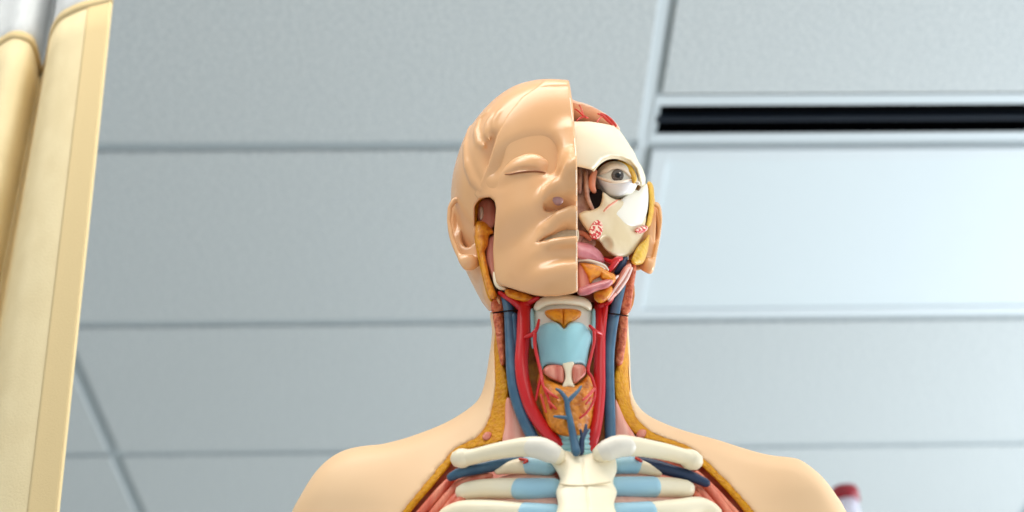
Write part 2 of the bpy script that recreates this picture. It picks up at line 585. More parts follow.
tubes('neck_joint', [[(493, 313, .966, .6), (500, 312, .962, .7), (508, 311, .9575, .8), (516, 310.5, .9575, .8), (519, 310.5, .960, .6)]], 'dark', label='dark joint line across the vessels')
tubes('neck_joint', [[(609, 313.5, .958, .6), (615, 314, .957, .8), (621, 315, .962, .7), (628, 316, .966, .6)]], 'dark', label='dark joint line across the vessels')
# hyoid bone and membrane
pillow('hyoid_bone', [(537, 301), (545, 296.5), (560, 294.5), (578, 296), (588, 299.5), (592, 306), (590, 311), (581, 306.5), (564, 304.5), (547, 306), (537.5, 311), (533.5, 308)],
       lambda px, py: .944 + .010 * ((px - 563) / 30) ** 2, .012, .004, .005, mat='bone', label='cream hyoid bone under the chin')
pillow('larynx_membrane', [(534, 309), (545, 304), (564, 302), (582, 304), (592, 309), (593, 322), (592, 338), (587, 330), (564, 336), (540, 330), (533, 338), (533, 320)],
       lambda px, py: .950 + .010 * ((px - 563) / 30) ** 2, .012, .002, .006, mat='white_bone')
pillow('cartilage_horn', [(530, 312), (534, 312), (534.5, 345), (531, 345)], .955, .006, .001, .003, mat='cart')
pillow('cartilage_horn', [(592, 312), (595.5, 312), (595, 345), (591.5, 345)], .955, .006, .001, .003, mat='cart')
pillow('larynx_fat', [(545, 311), (553, 309), (564, 308.5), (575, 309), (581, 311.5), (580, 317), (574, 321), (568, 324), (564, 329), (560, 324), (553, 321), (546, 316)],
       lambda px, py: .946 + .008 * ((px - 563) / 30) ** 2, .008, .003, .005, mat='orange', label='orange fat pad above the blue cartilage',
       minus=lambda P, px, py: np.maximum(np.abs(px - 563.5) - .6, 0 * px) / SC - .0001 + np.maximum(P[..., 1] - .9465, 0))
pillow('thyroid_cartilage', [(535.5, 333), (539, 327), (545, 323.4), (552, 322), (558, 323.5), (564, 329), (570, 323.5), (577, 322), (584, 324.5), (591.5, 336), (589, 350), (587, 362), (585.5, 367.5),
                             (581, 364), (573, 364.5), (566, 366), (560, 366), (552, 364.5), (545, 366), (542, 370.5), (539.5, 358), (538, 346)],
       lambda px, py: .9375 + .016 * (np.abs(px - 565) / 28) ** 1.6 + .006 * np.clip((py - 340) / 30, -1, 1), .010, .0025, .004, mat='cart', smooth=3,
       label='pale blue thyroid cartilage')
pillow('cricoid_cartilage', [(562, 362), (574, 362), (572, 372), (572.5, 380), (575, 388), (569, 387.5), (562, 388), (565, 378), (564, 370)], .9415, .008, .002, .003, mat='bone')
pillow('cricothyroid_muscle', [(543, 371), (547, 366), (555, 364.5), (563, 366), (564.5, 374), (563, 383), (556, 381), (548, 377)], .9425, .008, .003, .005, mat='crico', label='striped pink muscle')
pillow('cricothyroid_muscle', [(571.5, 366), (580, 364.5), (585, 367), (585.5, 374), (580, 380), (574, 384), (572, 376)], .9425, .008, .003, .005, mat='crico', label='striped pink muscle')


def lumpy(P, px, py):
    return .0007 * np.sin(P[..., 0] * 640 + 2 * np.sin(P[..., 2] * 420)) * np.sin(P[..., 2] * 560 + 1.3)


pillow('thyroid_gland', [(538, 376), (542, 372), (547, 378), (556, 383), (566, 386), (576, 385), (584, 379), (589, 373), (594, 380), (596, 395), (594, 415), (590, 428), (583, 435), (572, 437), (560, 435),
                         (550, 428), (544, 415), (539, 398), (537, 386)],
       lambda px, py: .944 + .012 * ((px - 566) / 28) ** 2, .014, .012, .014, mat='gland', extra=lumpy, label='orange thyroid gland')
rings = []
for k in range(5):
    py = 431 + 5.2 * k
    rings.append([(555 + .4 * k, py, .958, 2.9), (562, py + 1, .949, 3), (574, py + 1.5, .944, 3), (586, py + 1, .949, 3), (592, py, .958, 2.9)])
tubes('windpipe', rings, 'cart', label='pale blue ringed windpipe')
tubes('thyroid_vein', [[(576, 452, .930, 4.2), (573.5, 438, .9305, 3.6), (570.5, 422, .9295, 3), (567.5, 408, .929, 2.6), (566.5, 400, .929, 2.4), (561, 392, .9305, 1.9), (556.5, 389, .932, 1.2)],
                       [(567, 402, .929, 2.3), (573, 396, .929, 2.1), (578, 391, .931, 1.6), (581, 386.5, .933, 1.1)],
                       [(567.5, 418, .9292, 2), (561, 417, .930, 1.6), (554.5, 416.5, .931, 1.1)]], 'vein', label='branching blue vein over the gland')
tubes('thyroid_vein', [[(581, 452, .935, 3), (582, 440, .934, 2.4), (585, 433, .934, 2), (586, 425, .934, 1.2)], [(584, 434, .934, 1.8), (588, 430, .935, 1.1)],
                       [(582, 436, .934, 1.6), (580.5, 430, .933, 1)]], 'darkvein')

# fat lumps cut vessels
for p in ((487, 436), (641, 433.5)):
    yy = Sd(p, .0)
    pillow('cut_vessel', [(p[0] - 5, p[1] + 1), (p[0] - 1, p[1] - 4), (p[0] + 5, p[1] - 3), (p[0] + 4, p[1] + 3), (p[0] - 2, p[1] + 5)], yy + .001, .008, .002, .002, mat='crico', h=.0007)

# ---- chest: clavicles, sternum, ribs
def ribtube(name, pts, mat, lift, parent=torso, label=None, seg=16, squash=.8):
    V, Q = tube_mesh([W(p[0], p[1], Sd(p, lift)) for p in pts], [p[2] / SC for p in pts], seg, 6, 1.0)
    return part(name, V, Q, mat, parent, label)


c1 = tube('clavicle', [(468, 457.5, .954, 7.5), (476, 456, .951, 7), (490, 452.5, .946, 7.2), (508, 449, .940, 7.8), (525, 447, .934, 8.8), (540, 448, .930, 9.6), (556, 455, .930, 8.5)],
          'bone', label='cream collarbone on the left of the picture', seg=20)
tube('bone_end', [(460, 458.5, .956, 8.8), (464, 458, .955, 8.9)], 'bone', c1, seg=20)
tube('cartilage_cap', [(531, 447.2, .9312, 9.0), (541, 448.3, .929, 9.9), (552, 453.2, .9286, 9.4)], material('cartilage_grey', (238, 230, 214), .4), c1, seg=20)
c2 = tube('clavicle', [(690, 459, .954, 7.5), (681, 456, .951, 7.3), (668, 452.5, .946, 7.6), (651, 449, .940, 8), (634, 446.5, .934, 8.8), (618, 446, .930, 9.6), (602, 453, .930, 8.5)],
          'bone', label='cream collarbone on the right of the picture', seg=20)
tube('bone_end', [(693, 460.5, .956, 9.2), (688, 458.5, .955, 9.2)], 'bone', c2, seg=20)
tube('cartilage_cap', [(628, 446.4, .9312, 9.0), (617, 446.6, .929, 9.9), (606, 451, .9286, 9.4)], bpy.data.materials['cartilage_grey'], c2, seg=20)

st_y = lambda px, py: .938 - .00036 * (py - 455) + .010 * ((px - 584) / 40) ** 2
st = pillow('sternum', [(548, 457), (556, 449), (568, 451), (583, 455), (597, 451), (607, 449), (615, 458), (617, 470), (613, 482), (617, 492), (614, 505), (618, 520), (612, 545), (590, 556), (568, 545), (556, 520),
                        (558, 505), (556, 492), (560, 480), (556, 470)], st_y, .014, .005, .008, mat='bone', h=.001, label='cream breastbone',
            minus=lambda P, px, py: np.maximum(np.abs(px - (581.5 + .15 * (py - 455))) - .35, 0) / SC - .00012 + np.maximum(P[..., 1] - (st_y(px, py) - .0035), 0))
tube('joint_line', [(560, 484, .925, .8), (572, 485.5, .9225, .8), (584, 485.5, .9220, .8), (598, 484, .9225, .8), (610, 482, .925, .8)], material('joint_cream', (226, 208, 172), .5), st)

rib_l = [[(498, 471, 3.5), (506, 468.5, 5.2), (518, 466.5, 7), (535, 465.5, 7.6), (550, 467, 7)],
         [(464, 492, 8), (478, 489.5, 8.8), (498, 488.5, 9.2), (520, 488.5, 9), (556, 488.5, 8.6)],
         [(446, 518, 9), (462, 512, 10), (490, 512, 10.5), (520, 514, 10), (556, 515, 9)],
         [(425, 550, 10), (455, 541, 10.5), (490, 541, 10.5), (520, 543, 10), (560, 543, 9)]]
cl = [[(527, 465, 8), (538, 465.8, 8.3), (549, 467.2, 7.6)], [(518, 489, 9.6), (536, 489, 9.6), (555, 488.6, 9.2)],
      [(524, 514.5, 10.5), (540, 515, 10.2), (556, 515.2, 9.6)], [(524, 543.3, 10.5), (540, 543.5, 10.2), (560, 543.2, 9.6)]]
rib_r = [[(659, 472.5, 3.5), (651, 470, 5), (640, 467, 6.6), (626, 465, 7.4), (616, 466, 7)],
         [(686, 489, 8.2), (674, 487.5, 8.8), (656, 487, 9), (636, 487, 8.6), (612, 487, 8.4)],
         [(712, 513, 9), (698, 508, 10), (676, 511, 10.5), (650, 513, 10), (614, 514, 9)],
         [(738, 545, 10), (715, 538, 10.5), (680, 540, 10.5), (650, 542, 10), (612, 543, 9)]]
cr = [[(636, 465.6, 7.8), (627, 465.3, 8.1), (617, 466, 7.6)], [(654, 487, 9.5), (634, 487, 9.3), (613, 487, 9)],
      [(650, 513.3, 10.5), (634, 513.6, 10), (614, 514, 9.6)], [(650, 542.3, 10.5), (634, 542.6, 10), (612, 543, 9.6)]]
for rl, cc in ((rib_l, cl), (rib_r, cr)):
    for a, c in zip(rl, cc):
        r_ = ribtube('rib', a, 'bone', -.004)
        ribtube('rib_cartilage', c, 'ribcart', -.0035, r_, label='pale blue cartilage end of the rib')
    a, b = rl[1], rl[2]
for nm, oc in (('l', [(470, 500), (500, 497), (556, 497), (558, 506), (520, 503), (480, 503), (462, 506)]), ('r', [(614, 496), (660, 496), (690, 496), (700, 503), (660, 502), (614, 505)]),
               ('l', [(498, 477), (520, 473), (552, 474), (556, 481), (520, 480), (500, 481)]), ('r', [(615, 473), (640, 473), (662, 477), (668, 481), (640, 479), (614, 480)])):
    ybar = lambda px, py: .957 - .0004 * (py - 470) + .028 * (np.abs(px - 584) / 110) ** 2
    pillow('intercostal_muscle', oc, ybar, .012, .003, .004, mat='pleura', label='pale pink muscle between the ribs')
tube('subclavian_vein', [(451, 477, .970, 4), (462, 472, .966, 5), (480, 468, .963, 5.5), (500, 464, .962, 6), (520, 461, .962, 5)], 'vein', label='blue vein under the left collarbone')
tube('subclavian_vein', [(706, 483, .968, 4), (690, 476, .965, 5), (672, 471, .963, 5.5), (655, 466, .962, 6), (640, 462, .962, 5)], 'darkvein', label='dark blue vein under the right collarbone')
tubes('chest_nerve', [[(520, 459, .952, 1.3), (527, 460.5, .950, 1.5), (524, 463, .95, 1)]], 'vessel')
tubes('chest_nerve', [[(636, 458, .952, 1.3), (641, 461, .950, 1.5)]], 'vessel')


def strand(name, rows, mat, lift):
    for k, (a, b, c, d, r) in enumerate(rows):
        m = ((a + c) / 2, (b + d) / 2)
        ribtube(name, [(a, b, r * .7), (a + (c - a) * .3, b + (d - b) * .3, r), m + (r,), (c, d, r * .9)], mat, lift)


strand('chest_muscle', [(456, 474, 408, 528, 4.5), (465, 477, 417, 533, 4.5), (470, 482, 427, 536, 5), (472, 486, 436, 536, 5), (478, 478, 460, 484, 4.5), (490, 476, 466, 482, 4)], 'muscle', -.007)
strand('chest_muscle', [(697, 474, 748, 528, 4.5), (703, 480, 740, 530, 4.5), (699, 490, 731, 534, 5), (696, 495, 722, 536, 5), (676, 478, 694, 486, 4)], 'muscle_r', -.007)

# ------------------------------------------------------------------ the head
SIL_HEAD = [(567, 80), (545, 79), (530, 81), (514, 86), (496, 97.5), (478, 116), (463, 138.6), (454, 164), (450, 182), (448.5, 205), (452, 240), (463, 268), (472, 288),
            (480, 303), (489, 313), (489, 330), (632, 330), (632, 305), (640, 280), (652, 262), (655, 240), (655, 200), (652, 180), (640, 150), (622, 120), (598, 96), (580, 83)]
o_head = Outline(SIL_HEAD, 3, pad=30)


def head0(P):
    f = ell(P, (.076, 1.005, .765), (.092, .108, .112))
    f = smin(f, ell(P, (.082, .962, .745), (.066, .056, .075)), .03)
    f = smin(f, ell(P, (.084, .955, .675), (.058, .052, .075)), .03)
    f = smin(f, ell(P, (.084, .945, .625), (.044, .036, .036)), .02)
    f = smin(f, cap(P, (.036, .985, .645), (.072, .935, .612), .020, .020), .02)
    f = smin(f, cap(P, (.132, .985, .645), (.096, .935, .612), .020, .020), .02)
    return f


def face_base(P):
    f = ell(P, (.080, .972, .765), (.074, .066, .096))
    f = smin(f, ell(P, (.083, .957, .675), (.060, .049, .076)), .03)
    f = smin(f, ell(P, (.084, .941, .626), (.046, .036, .036)), .022)
    f = smin(f, cap(P, (.040, .968, .648), (.076, .932, .614), .020, .020), .02)
    f = smin(f, head0(P) - .0012, .012)
    return f


class Depth:
    """distance of a surface over a raster of lines of sight, for laying pieces on it"""
    def __init__(self, func, x0, x1, y0, y1, st, ya, yb, n, miss):
        self.x0, self.y0, self.st = x0, y0, st
        X, Y = np.meshgrid(np.arange(x0, x1, st), np.arange(y0, y1, st), indexing='ij')
        self.g = np.nan_to_num(march(func, X.ravel(), Y.ravel(), ya, yb, n), nan=miss).reshape(X.shape)

    def __call__(self, px, py):
        g = self.g.astype(np.float32)
        u = np.clip((np.asarray(px, np.float32) - self.x0) / self.st, 0, g.shape[0] - 1.01)
        v = np.clip((np.asarray(py, np.float32) - self.y0) / self.st, 0, g.shape[1] - 1.01)
        i = u.astype(int); j = v.astype(int); u = u - i; v = v - j
        return (g[i, j] * (1 - u) + g[i + 1, j] * u) * (1 - v) + (g[i, j + 1] * (1 - u) + g[i + 1, j + 1] * u) * v


FB = Depth(face_base, 460, 590, 70, 310, 3.0, .84, 1.06, 130, .99)


def onf(px, py, d):
    q = W(px, py, float(FB(px, py)))
    q[1] = d                                   # relief space: depth counted from the smooth face
    return q


def fchain(P, pts, k=0.0):
    return chain(P, [onf(p[0], p[1], p[2]) for p in pts], [p[3] for p in pts], k)


o_under = Outline([(543.5, 206), (545, 199), (550, 192), (556, 187), (563, 184.8), (570, 185.5), (590, 187), (590, 211), (574, 208.5), (565, 213), (556, 210.5), (550, 212), (545, 211)], 0, pad=60)
o_lip = Outline([(538, 243), (543, 236), (550, 229), (556, 224.5), (562, 221), (567, 219.8), (573, 221), (590, 223), (590, 237), (570, 235.5), (558, 237), (547, 241)], 0, pad=60)


def face(P):
    """face relief, before it is trimmed"""
    f = face_base(P)
    px, py = pix(P)
    P = P.copy(); P[..., 1] -= FB(px, py)
    f = smax(f, -fchain(P, [(540, 87.5, -.001, .0012), (552, 86.5, -.001, .0018), (568, 86.5, -.001, .0018)]), .001)
    f = smax(f, -ell(P, onf(527, 158, -.0030), (.0245, .0120, .0118)), .016)
    f = smax(f, -ell(P, onf(550, 158, -.0020), (.0085, .0130, .0120)), .012)
    f = smin(f, ell(P, onf(523.5, 168.5, .0075), (.0215, .0115, .0158)), .004)
    f = smin(f, ell(P, onf(526, 186, .0095), (.021, .0095, .0075)), .010)
    f = smin(f, ell(P, onf(518, 212, .0125), (.024, .015, .017)), .015)
    # nose
    f = smin(f, fchain(P, [(572, 136, .005, .007), (573, 158, .000, .0085), (575.5, 175, -.012, .0105), (577, 187, -.017, .0125)]), .018)
    f = smin(f, ell(P, onf(557, 199, -.001), (.0112, .0165, .0105)), .010)
    f = smin(f, ell(P, onf(578, 201, -.006), (.010, .014, .009)), .008)
    under = -.0235 + .0275 * np.clip((py - 185) / 27, -.2, 1.1)
    f = smax(f, -np.maximum(o_under(px, py), P[..., 1] - under), .0022)
    # lips
    f = smin(f, ell(P, onf(566, 243, .010), (.031, .014, .022)), .012)
    f = smin(f, fchain(P, [(537.5, 242.5, .002, .0025), (548, 231, -.002, .0055), (560, 224, -.005, .0070), (571, 221, -.0065, .0072), (579, 221.5, -.0065, .0072)]), .006)
    lipd = -.0125 + .0160 * np.clip((py - np.interp(px, [537, 550, 560, 566, 580], [241, 229, 222, 220, 221.5])) / 13, -.2, 1.2)
    f = smax(f, -np.maximum(o_lip(px, py), P[..., 1] - lipd), .0016)
    f = smin(f, fchain(P, [(538, 245.5, .002, .0025), (552, 247.5, -.0025, .0052), (565, 247.5, -.0045, .0056), (579, 246.5, -.0045, .0058)]), .003)
    f = smax(f, -fchain(P, [(537, 244, .000, .0014), (546, 240.8, -.001, .0026), (556, 238.2, -.002, .0033), (567, 236.6, -.0025, .0038), (580, 235.8, -.0025, .0040)]), .0015)
    f = smax(f, -fchain(P, [(538, 244, -.004, .0012), (546, 240.8, -.006, .0024), (556, 238.2, -.008, .0033), (567, 236.6, -.009, .0038), (580, 235.8, -.009, .0040)]), .0015)
    f = smax(f, -ell(P, onf(566, 260, -.0085), (.021, .0105, .0075)), .010)
    f = smin(f, ell(P, onf(571, 281, .009), (.028, .0135, .016)), .016)
    # eyelid crease
    f = smax(f, -fchain(P, [(503, 174.4, -.001, .0006), (511, 174, -.003, .0014), (518, 172.6, -.004, .0016), (526, 171.6, -.004, .0016), (535, 171.2, -.003, .0016), (546, 172.6, -.001, .0006)]), .0015)
    return f


MASK = [(568, 74), (573, 105), (575, 135), (577, 155), (577.3, 180), (577.5, 213), (577.5, 250), (577.8, 291.5), (570, 294), (557, 296.2), (545, 296.6), (534, 295.2), (521, 291.5),
        (510, 288), (501, 285.6), (496.5, 283), (494, 270), (493, 250), (494.5, 227), (496, 208), (494.5, 201), (490, 197.2), (484, 198), (478, 199), (474, 194), (482, 178), (488, 165), (497, 135), (508, 114), (522, 97), (538, 86), (550, 74)]
o_mask = Outline(MASK, 0, pad=40)
o_cut = Outline([(567, 60), (567.5, 81), (572, 106), (573.5, 133), (576, 154), (576.3, 200), (576.5, 250), (576.8, 330), (440, 330), (440, 60)], 0, pad=20)


def mask_f(P, px, py):
    f = smax(face(P), o_head(px, py), .004)
    f = smax(f, o_mask(px, py), .0016)
    return np.maximum(f, P[..., 1] - .985)


mask = sdf_part('face_mask', mask_f, (-.01, .845, .58), (.105, .99, .90), .00105, 'skin', relax=1, label='skin-coloured half face with a closed eye')


def fy(px, py, off=0.0):
    return float(march(face, np.array([px]), np.array([py]), .84, 1.05, 300)[0]) - off


tube('eyelid_line', [(x, y, fy(x, y) - .0007, r) for x, y, r in ((505, 174.2, .4), (511, 174.0, .7), (518, 172.6, .9), (526, 171.6, 1.0), (535, 171.2, 1.0), (541, 171.8, .9), (545.5, 172.6, .4))], 'line', mask, 'brown eyelash line', seg=8)
pillow('teeth', [(539, 244), (547, 237), (558, 231), (577, 228), (577, 243), (562, 245), (550, 245)], lambda px, py: FB(px, py) - .0004, .008, .001, .003, mat='teeth', parent=mask, label='greyish row of teeth')
tube('cut_edge', [(x - .6, y, fy(x - 1.5, y) + .0004, .55) for x, y in ((570.5, 98), (573, 120), (575, 140), (576.2, 155), (576.5, 170), (576.6, 182), (576.8, 192), (577, 202), (577, 212), (577, 222), (577, 230), (577, 243), (577, 252), (577, 262), (577, 275), (577, 288))], 'edge', mask, 'pale cut edge of the half face', seg=8)
V, Q = surface(lambda P, a, b: ell(P, W(558, 199.5, fy(558, 199.5) + .0005), (.0042, .0035, .0052)), W(558, 199, fy(558, 199.5)) - .012, W(558, 199, fy(558, 199.5)) + .012, .0006)
part('nostril', V, Q, 'nostril', mask, 'mauve nostril spot')

# scalp, left ear and the skin behind the jaw
CAPW = [(475, 206), (479, 200), (488, 196), (497, 203), (520, 205), (600, 205), (600, 330), (504, 330), (503.5, 312), (500, 300), (488, 287), (483, 269), (478.7, 250), (475, 234)]
o_capw = Outline(CAPW, 0, pad=30)
ridges = [([(470, 128), (466, 146), (468, 165), (474, 180), (482, 190)], [1.5, 3, 4.2, 4.6, 2.5]),
          ([(488, 112), (480, 120), (476.5, 132), (479, 143), (484, 146)], [1.5, 2.4, 2.6, 2.6, 1.6]),
          ([(493, 115), (488, 124), (487, 134), (490, 141)], [1.2, 2.0, 2.0, 1.2]), ([(500, 112), (495, 121), (494, 130)], [1.2, 1.9, 1.2])]


def hy(px, py):
    v = march(lambda P: smax(head0(P), o_head(*pix(P)), .012), np.array([px], float), np.array([py], float), .85, 1.15, 300)[0]
    return 1.02 if np.isnan(v) else float(v)


RID = [([W(a, b, hy(a, b) + .001) for a, b in p], [r / SC for r in q]) for p, q in ridges]
HOL = W(489, 152, hy(489, 152) - .004)
NAPE = [W(474, 262, 1.02), W(489, 320, 1.0)]


def scalp_f(P, px, py):
    f = smin(head0(P), chain(P, [(.03, 1.02, .70), (.040, 1.01, .64), (.040, 1.01, .58)], [.03, .022, .02]), .03)
    f = smin(f, cap(P, (.077, 1.02, .70), (.078, 1.025, .58), .050, .052), .03)
    f = smax(f, o_head(px, py), .012)
    f = smax(f, -ell(P, HOL, (.010, .012, .020)), .008)
    for p, q in RID:
        f = smin(f, chain(P, p, q), .004)
    f = f + 0.0
    win = np.maximum(o_capw(px, py), P[..., 1] - .99)          # opening in front of the ear
    f = smax(f, -win, .0015)
    keep = np.maximum(np.maximum(f + .012, 1.02 - P[..., 1]), (135 - py) / SC)
    f = np.minimum(smax(f, o_cut(px, py), .001), np.maximum(keep, -.03))     # right of the cut only the back remains
    f = np.maximum(f, (py - 311 - 2.0 * np.cos((px - 561) / 72.0 * 1.57)) / SC)
    return f


scalp = sdf_part('scalp', scalp_f, (-.03, .87, .57), (.18, 1.12, .90), .0015, 'skin', relax=2, label='skin-coloured back of the head and nape')


def ear(name, outline, helix, hr, concha, y, tilt, parent, lobe):
    oc = Outline(outline, 4, pad=14)
    p = oc.p
    pts = W(p[:, 0], p[:, 1], y + 0 * p[:, 0])
    lo = pts.min(0) - .008; hi = pts.max(0) + .008; lo[1] = y - .03; hi[1] = y + .035
    hx = [W(a, b, y + c) for a, b, c in helix]
    tr = [(W(a, b, y + c), r) for a, b, c, r in concha]
    lb = [(W(a, b, y + c), r) for a, b, c, r in lobe]

    def f(P, px, py):
        d = oc(px, py)
        yf = y + tilt(px, py)
        g = smax(d, np.abs(P[..., 1] - yf - .006) - .005, .004)
        g = smin(g, chain(P, hx, [v / SC for v in hr]), .004)
        for c, r in lb:
            g = smin(g, ell(P, c, r), .004)
        for c, r in tr:
            g = smax(g, -ell(P, c, r), .004)
        return smax(g, d - .0006, .002)
    return sdf_part(name, f, lo, hi, .0009, 'skin', parent)


ear('ear', [(447, 214), (449, 203), (455, 196.5), (464, 196), (474, 203), (478, 216), (478, 235), (479, 250), (480, 264), (474, 269), (466, 270), (459, 261), (453, 249), (448, 233)],
    [(474, 207, -.002), (464, 199.5, -.004), (455, 200, -.002), (450, 208, .0), (449, 222, .002), (452, 238, .002), (457, 251, .001), (462, 261, 0)], [2, 2.8, 3, 3, 2.6, 2.4, 2.6, 3],
    [(468, 232, .004, (.0065, .013, .013)), (456.5, 218, .006, (.0032, .007, .013)), (465, 210, .003, (.006, .006, .006))], .975, lambda px, py: .012 * np.clip((478 - px) / 30, 0, 1), scalp,
    [(468, 263, 0.0, (.008, .006, .008)), (475, 231, -.004, (.0035, .005, .006))])
ear('ear', [(652, 203), (656, 201.5), (660.5, 205), (662.6, 217), (661, 235), (658, 250), (654.5, 266), (651.5, 273.5), (646, 272), (639, 267), (641, 255), (648, 235), (650, 215)],
    [(654, 204, 0), (659, 208, .001), (660.5, 220, .002), (659, 236, .002), (656, 251, .001), (653, 264, 0)], [1.6, 2, 2.2, 2.2, 2, 2.4],
    [(655, 226, .004, (.003, .008, .015))], .985, lambda px, py: .006 * np.clip((px - 648) / 14, 0, 1), scalp,
    [(648, 266, 0, (.006, .006, .007))])

pillow('ear_base', [(640, 192), (648, 186), (655, 200), (656, 225), (653, 255), (645, 268), (630, 268), (630, 240)], .990, .03, .002, .006, mat='skin', parent=scalp, label='skin in front of the right ear')
# tissue in the opening in front of the left ear
pillow('temple_muscle', [(478, 203), (485, 198.5), (492, 200), (496, 208), (496, 222), (490, 230), (480, 224), (477, 213)], .972, .012, .003, .006, mat='pinkm', parent=scalp)
pillow('jaw_joint', [(479, 209), (482, 206), (484, 211), (483, 218), (480, 220)], .9685, .008, .002, .003, mat='white_bone', parent=scalp)
pillow('parotid_gland', [(476, 222), (482, 221), (486, 223), (492, 229), (494, 233), (489, 236), (488, 245), (485, 252), (487, 262), (490, 278), (497, 296), (490, 298), (483, 275), (479, 252), (475, 236)], .966, .014, .005, .006,
       mat='orange', parent=scalp, label='orange gland in front of the ear')
pillow('jaw_muscle', [(489, 238), (496, 236), (496, 262), (495, 284), (490, 272), (486, 256)], .970, .012, .003, .005, mat='pinkm', parent=scalp)
pillow('ear_fat', [(474, 206), (478, 199), (484, 197), (480, 203), (478, 212), (477, 228), (480, 250), (486, 275), (493, 300), (488, 298), (481, 272), (476, 248), (473.5, 228)], .970, .012, .002, .003, mat='fat', parent=scalp)
pillow('jaw_corner', [(493, 272), (498, 274), (503, 284), (508, 289), (500, 290), (494, 284)], .958, .012, .003, .004, mat='bone', parent=mask)
# under the jaw
pillow('jaw_floor', [(500, 286), (530, 288), (560, 290), (600, 285), (632, 280), (630, 312), (600, 318), (520, 318), (494, 310)], .985, .012, .001, .006, mat='bed', parent=scalp)
pillow('gland_under_jaw', [(506, 289), (520, 291), (533, 296), (536, 300), (526, 302), (513, 299), (506, 295)], .955, .014, .004, .006, mat='orange', parent=scalp)
tubes('jaw_artery', [[(500, 293, .965, 2.4), (510, 299, .960, 3.2), (518, 305, .960, 4), (524, 312, .960, 4)], [(533, 299, .956, 3), (527, 304, .957, 4), (523, 312, .959, 4)], [(538, 298, .95, 2), (530, 302, .955, 3)]], 'artery', scalp)

# ------------------------------------------------------------------ opened half: skull, brain, eye
def rf(px, py):
    """front depth of the opened half of the face"""
    return .930 + .050 * np.clip((px - 577) / 78, 0, 1.2) ** 1.8


SK = lambda P: smin(ell(P, (.080, 1.000, .752), (.078, .090, .098)), ell(P, (.088, .955, .735), (.055, .045, .045)), .02)
o_sk = Outline([(560, 119), (575, 121.5), (590, 121.5), (603, 123.5), (613, 125.5), (620, 131), (627, 141), (634, 152), (638, 161), (643, 169), (646, 177), (645.5, 185), (641, 186), (639, 179), (635.5, 168), (629, 160.5), (620, 157),
                (610, 156.5), (602, 159.5), (596.5, 166), (592, 170), (584, 168), (577, 166.5), (560, 166)], 0, pad=14)
skull = sdf_part('skull', lambda P, a, b: np.maximum(smax(smax(SK(P), o_sk(a, b), .004), -(SK(P) + .02), .002), P[..., 1] - 1.0), (.07, .88, .70), (.17, 1.0, .84), .0010, 'bone', label='cream forehead bone of the opened half')
tube('orbit_rim', [(593.5, 170, .923, 1.5), (598, 163, .922, 2.4), (606, 157.5, .922, 2.8), (616, 156.3, .925, 2.8), (627, 160, .932, 2.8), (634.5, 167, .940, 3), (639, 176, .946, 3), (641, 184, .950, 2.5)], 'bone', skull, seg=12)
BR = lambda P: ell(P, (.080, 1.000, .765), (.076, .085, .098)) + .0011 * np.sin(P[..., 0] * 420 + 3 * np.sin(P[..., 2] * 160)) * np.sin(P[..., 2] * 330 + P[..., 1] * 200 + 2 * np.sin(P[..., 0] * 190))
o_br = Outline([(566, 98), (575, 101), (586, 104), (597, 109), (607, 115), (614, 121), (620, 130), (612, 135), (590, 132), (566, 130)], 4, pad=14)
brain = sdf_part('brain', lambda P, a, b: np.maximum(np.maximum(smax(BR(P), o_br(a, b), .004), -o_cut(a, b) * -1 * -1), P[..., 1] - 1.03), (.075, .9, .79), (.15, 1.03, .875), .0011, 'brain', label='salmon brain surface with red vessels')


def by(px, py):
    v = march(BR, np.array([px], float), np.array([py], float), .87, 1.1, 200)[0]
    return .95 if np.isnan(v) else float(v)


def bl(pts):
    return [(a, b, by(a, b) - .0002, r) for a, b, r in pts]


tubes('brain_vessel', [bl([(575, 109, .7), (579, 111.5, 1.0), (584.5, 116.5, 1.3), (588, 118, .8)]), bl([(584.5, 116.5, 1.2), (580, 118, 1.0), (577, 120.5, .8)]), bl([(579, 105, .6), (581, 108, .7), (583, 114, .8)]),
                       bl([(598, 113.8, .8), (602, 115.5, 1.4), (606, 119, 1.6), (612, 124.5, 1.4)]), bl([(601, 113.5, .9), (607, 116.5, 1.4), (612, 121, 1.6), (616, 126, 1.2)]), bl([(602, 116, .9), (599, 119.5, .8), (597, 122, .6)])],
      'vessel', brain, 'red vessels on the brain', seg=7)

pillow('eye_socket', [(592, 174), (596, 164), (606, 157), (620, 157), (632, 163), (640, 176), (640, 190), (625, 196), (605, 196), (594, 186)], .957, .02, .0, .004, mat='orbit', parent=skull, label='brown eye socket')
pillow('socket_fat', [(618, 160), (626, 161), (633, 168), (637, 179), (633, 184), (629, 175), (623, 167.5)], .937, .014, .003, .004, mat='yellow', parent=skull, label='yellow fat in the eye socket')
EC = W(616.5, 180, .948); ER = .0158
eye = sdf_part('eyeball', lambda P, a, b: ell(P, EC, (ER * 1.12, ER, ER)), EC - .022, EC + .022, .0008, 'eye', skull, label='white eyeball with a grey iris')


def ball(px, py, r=1.0):
    return float(march(lambda P: ell(P, EC, (ER * 1.12 * r, ER * r, ER * r)), np.array([px], float), np.array([py], float), .9, .97, 300)[0])


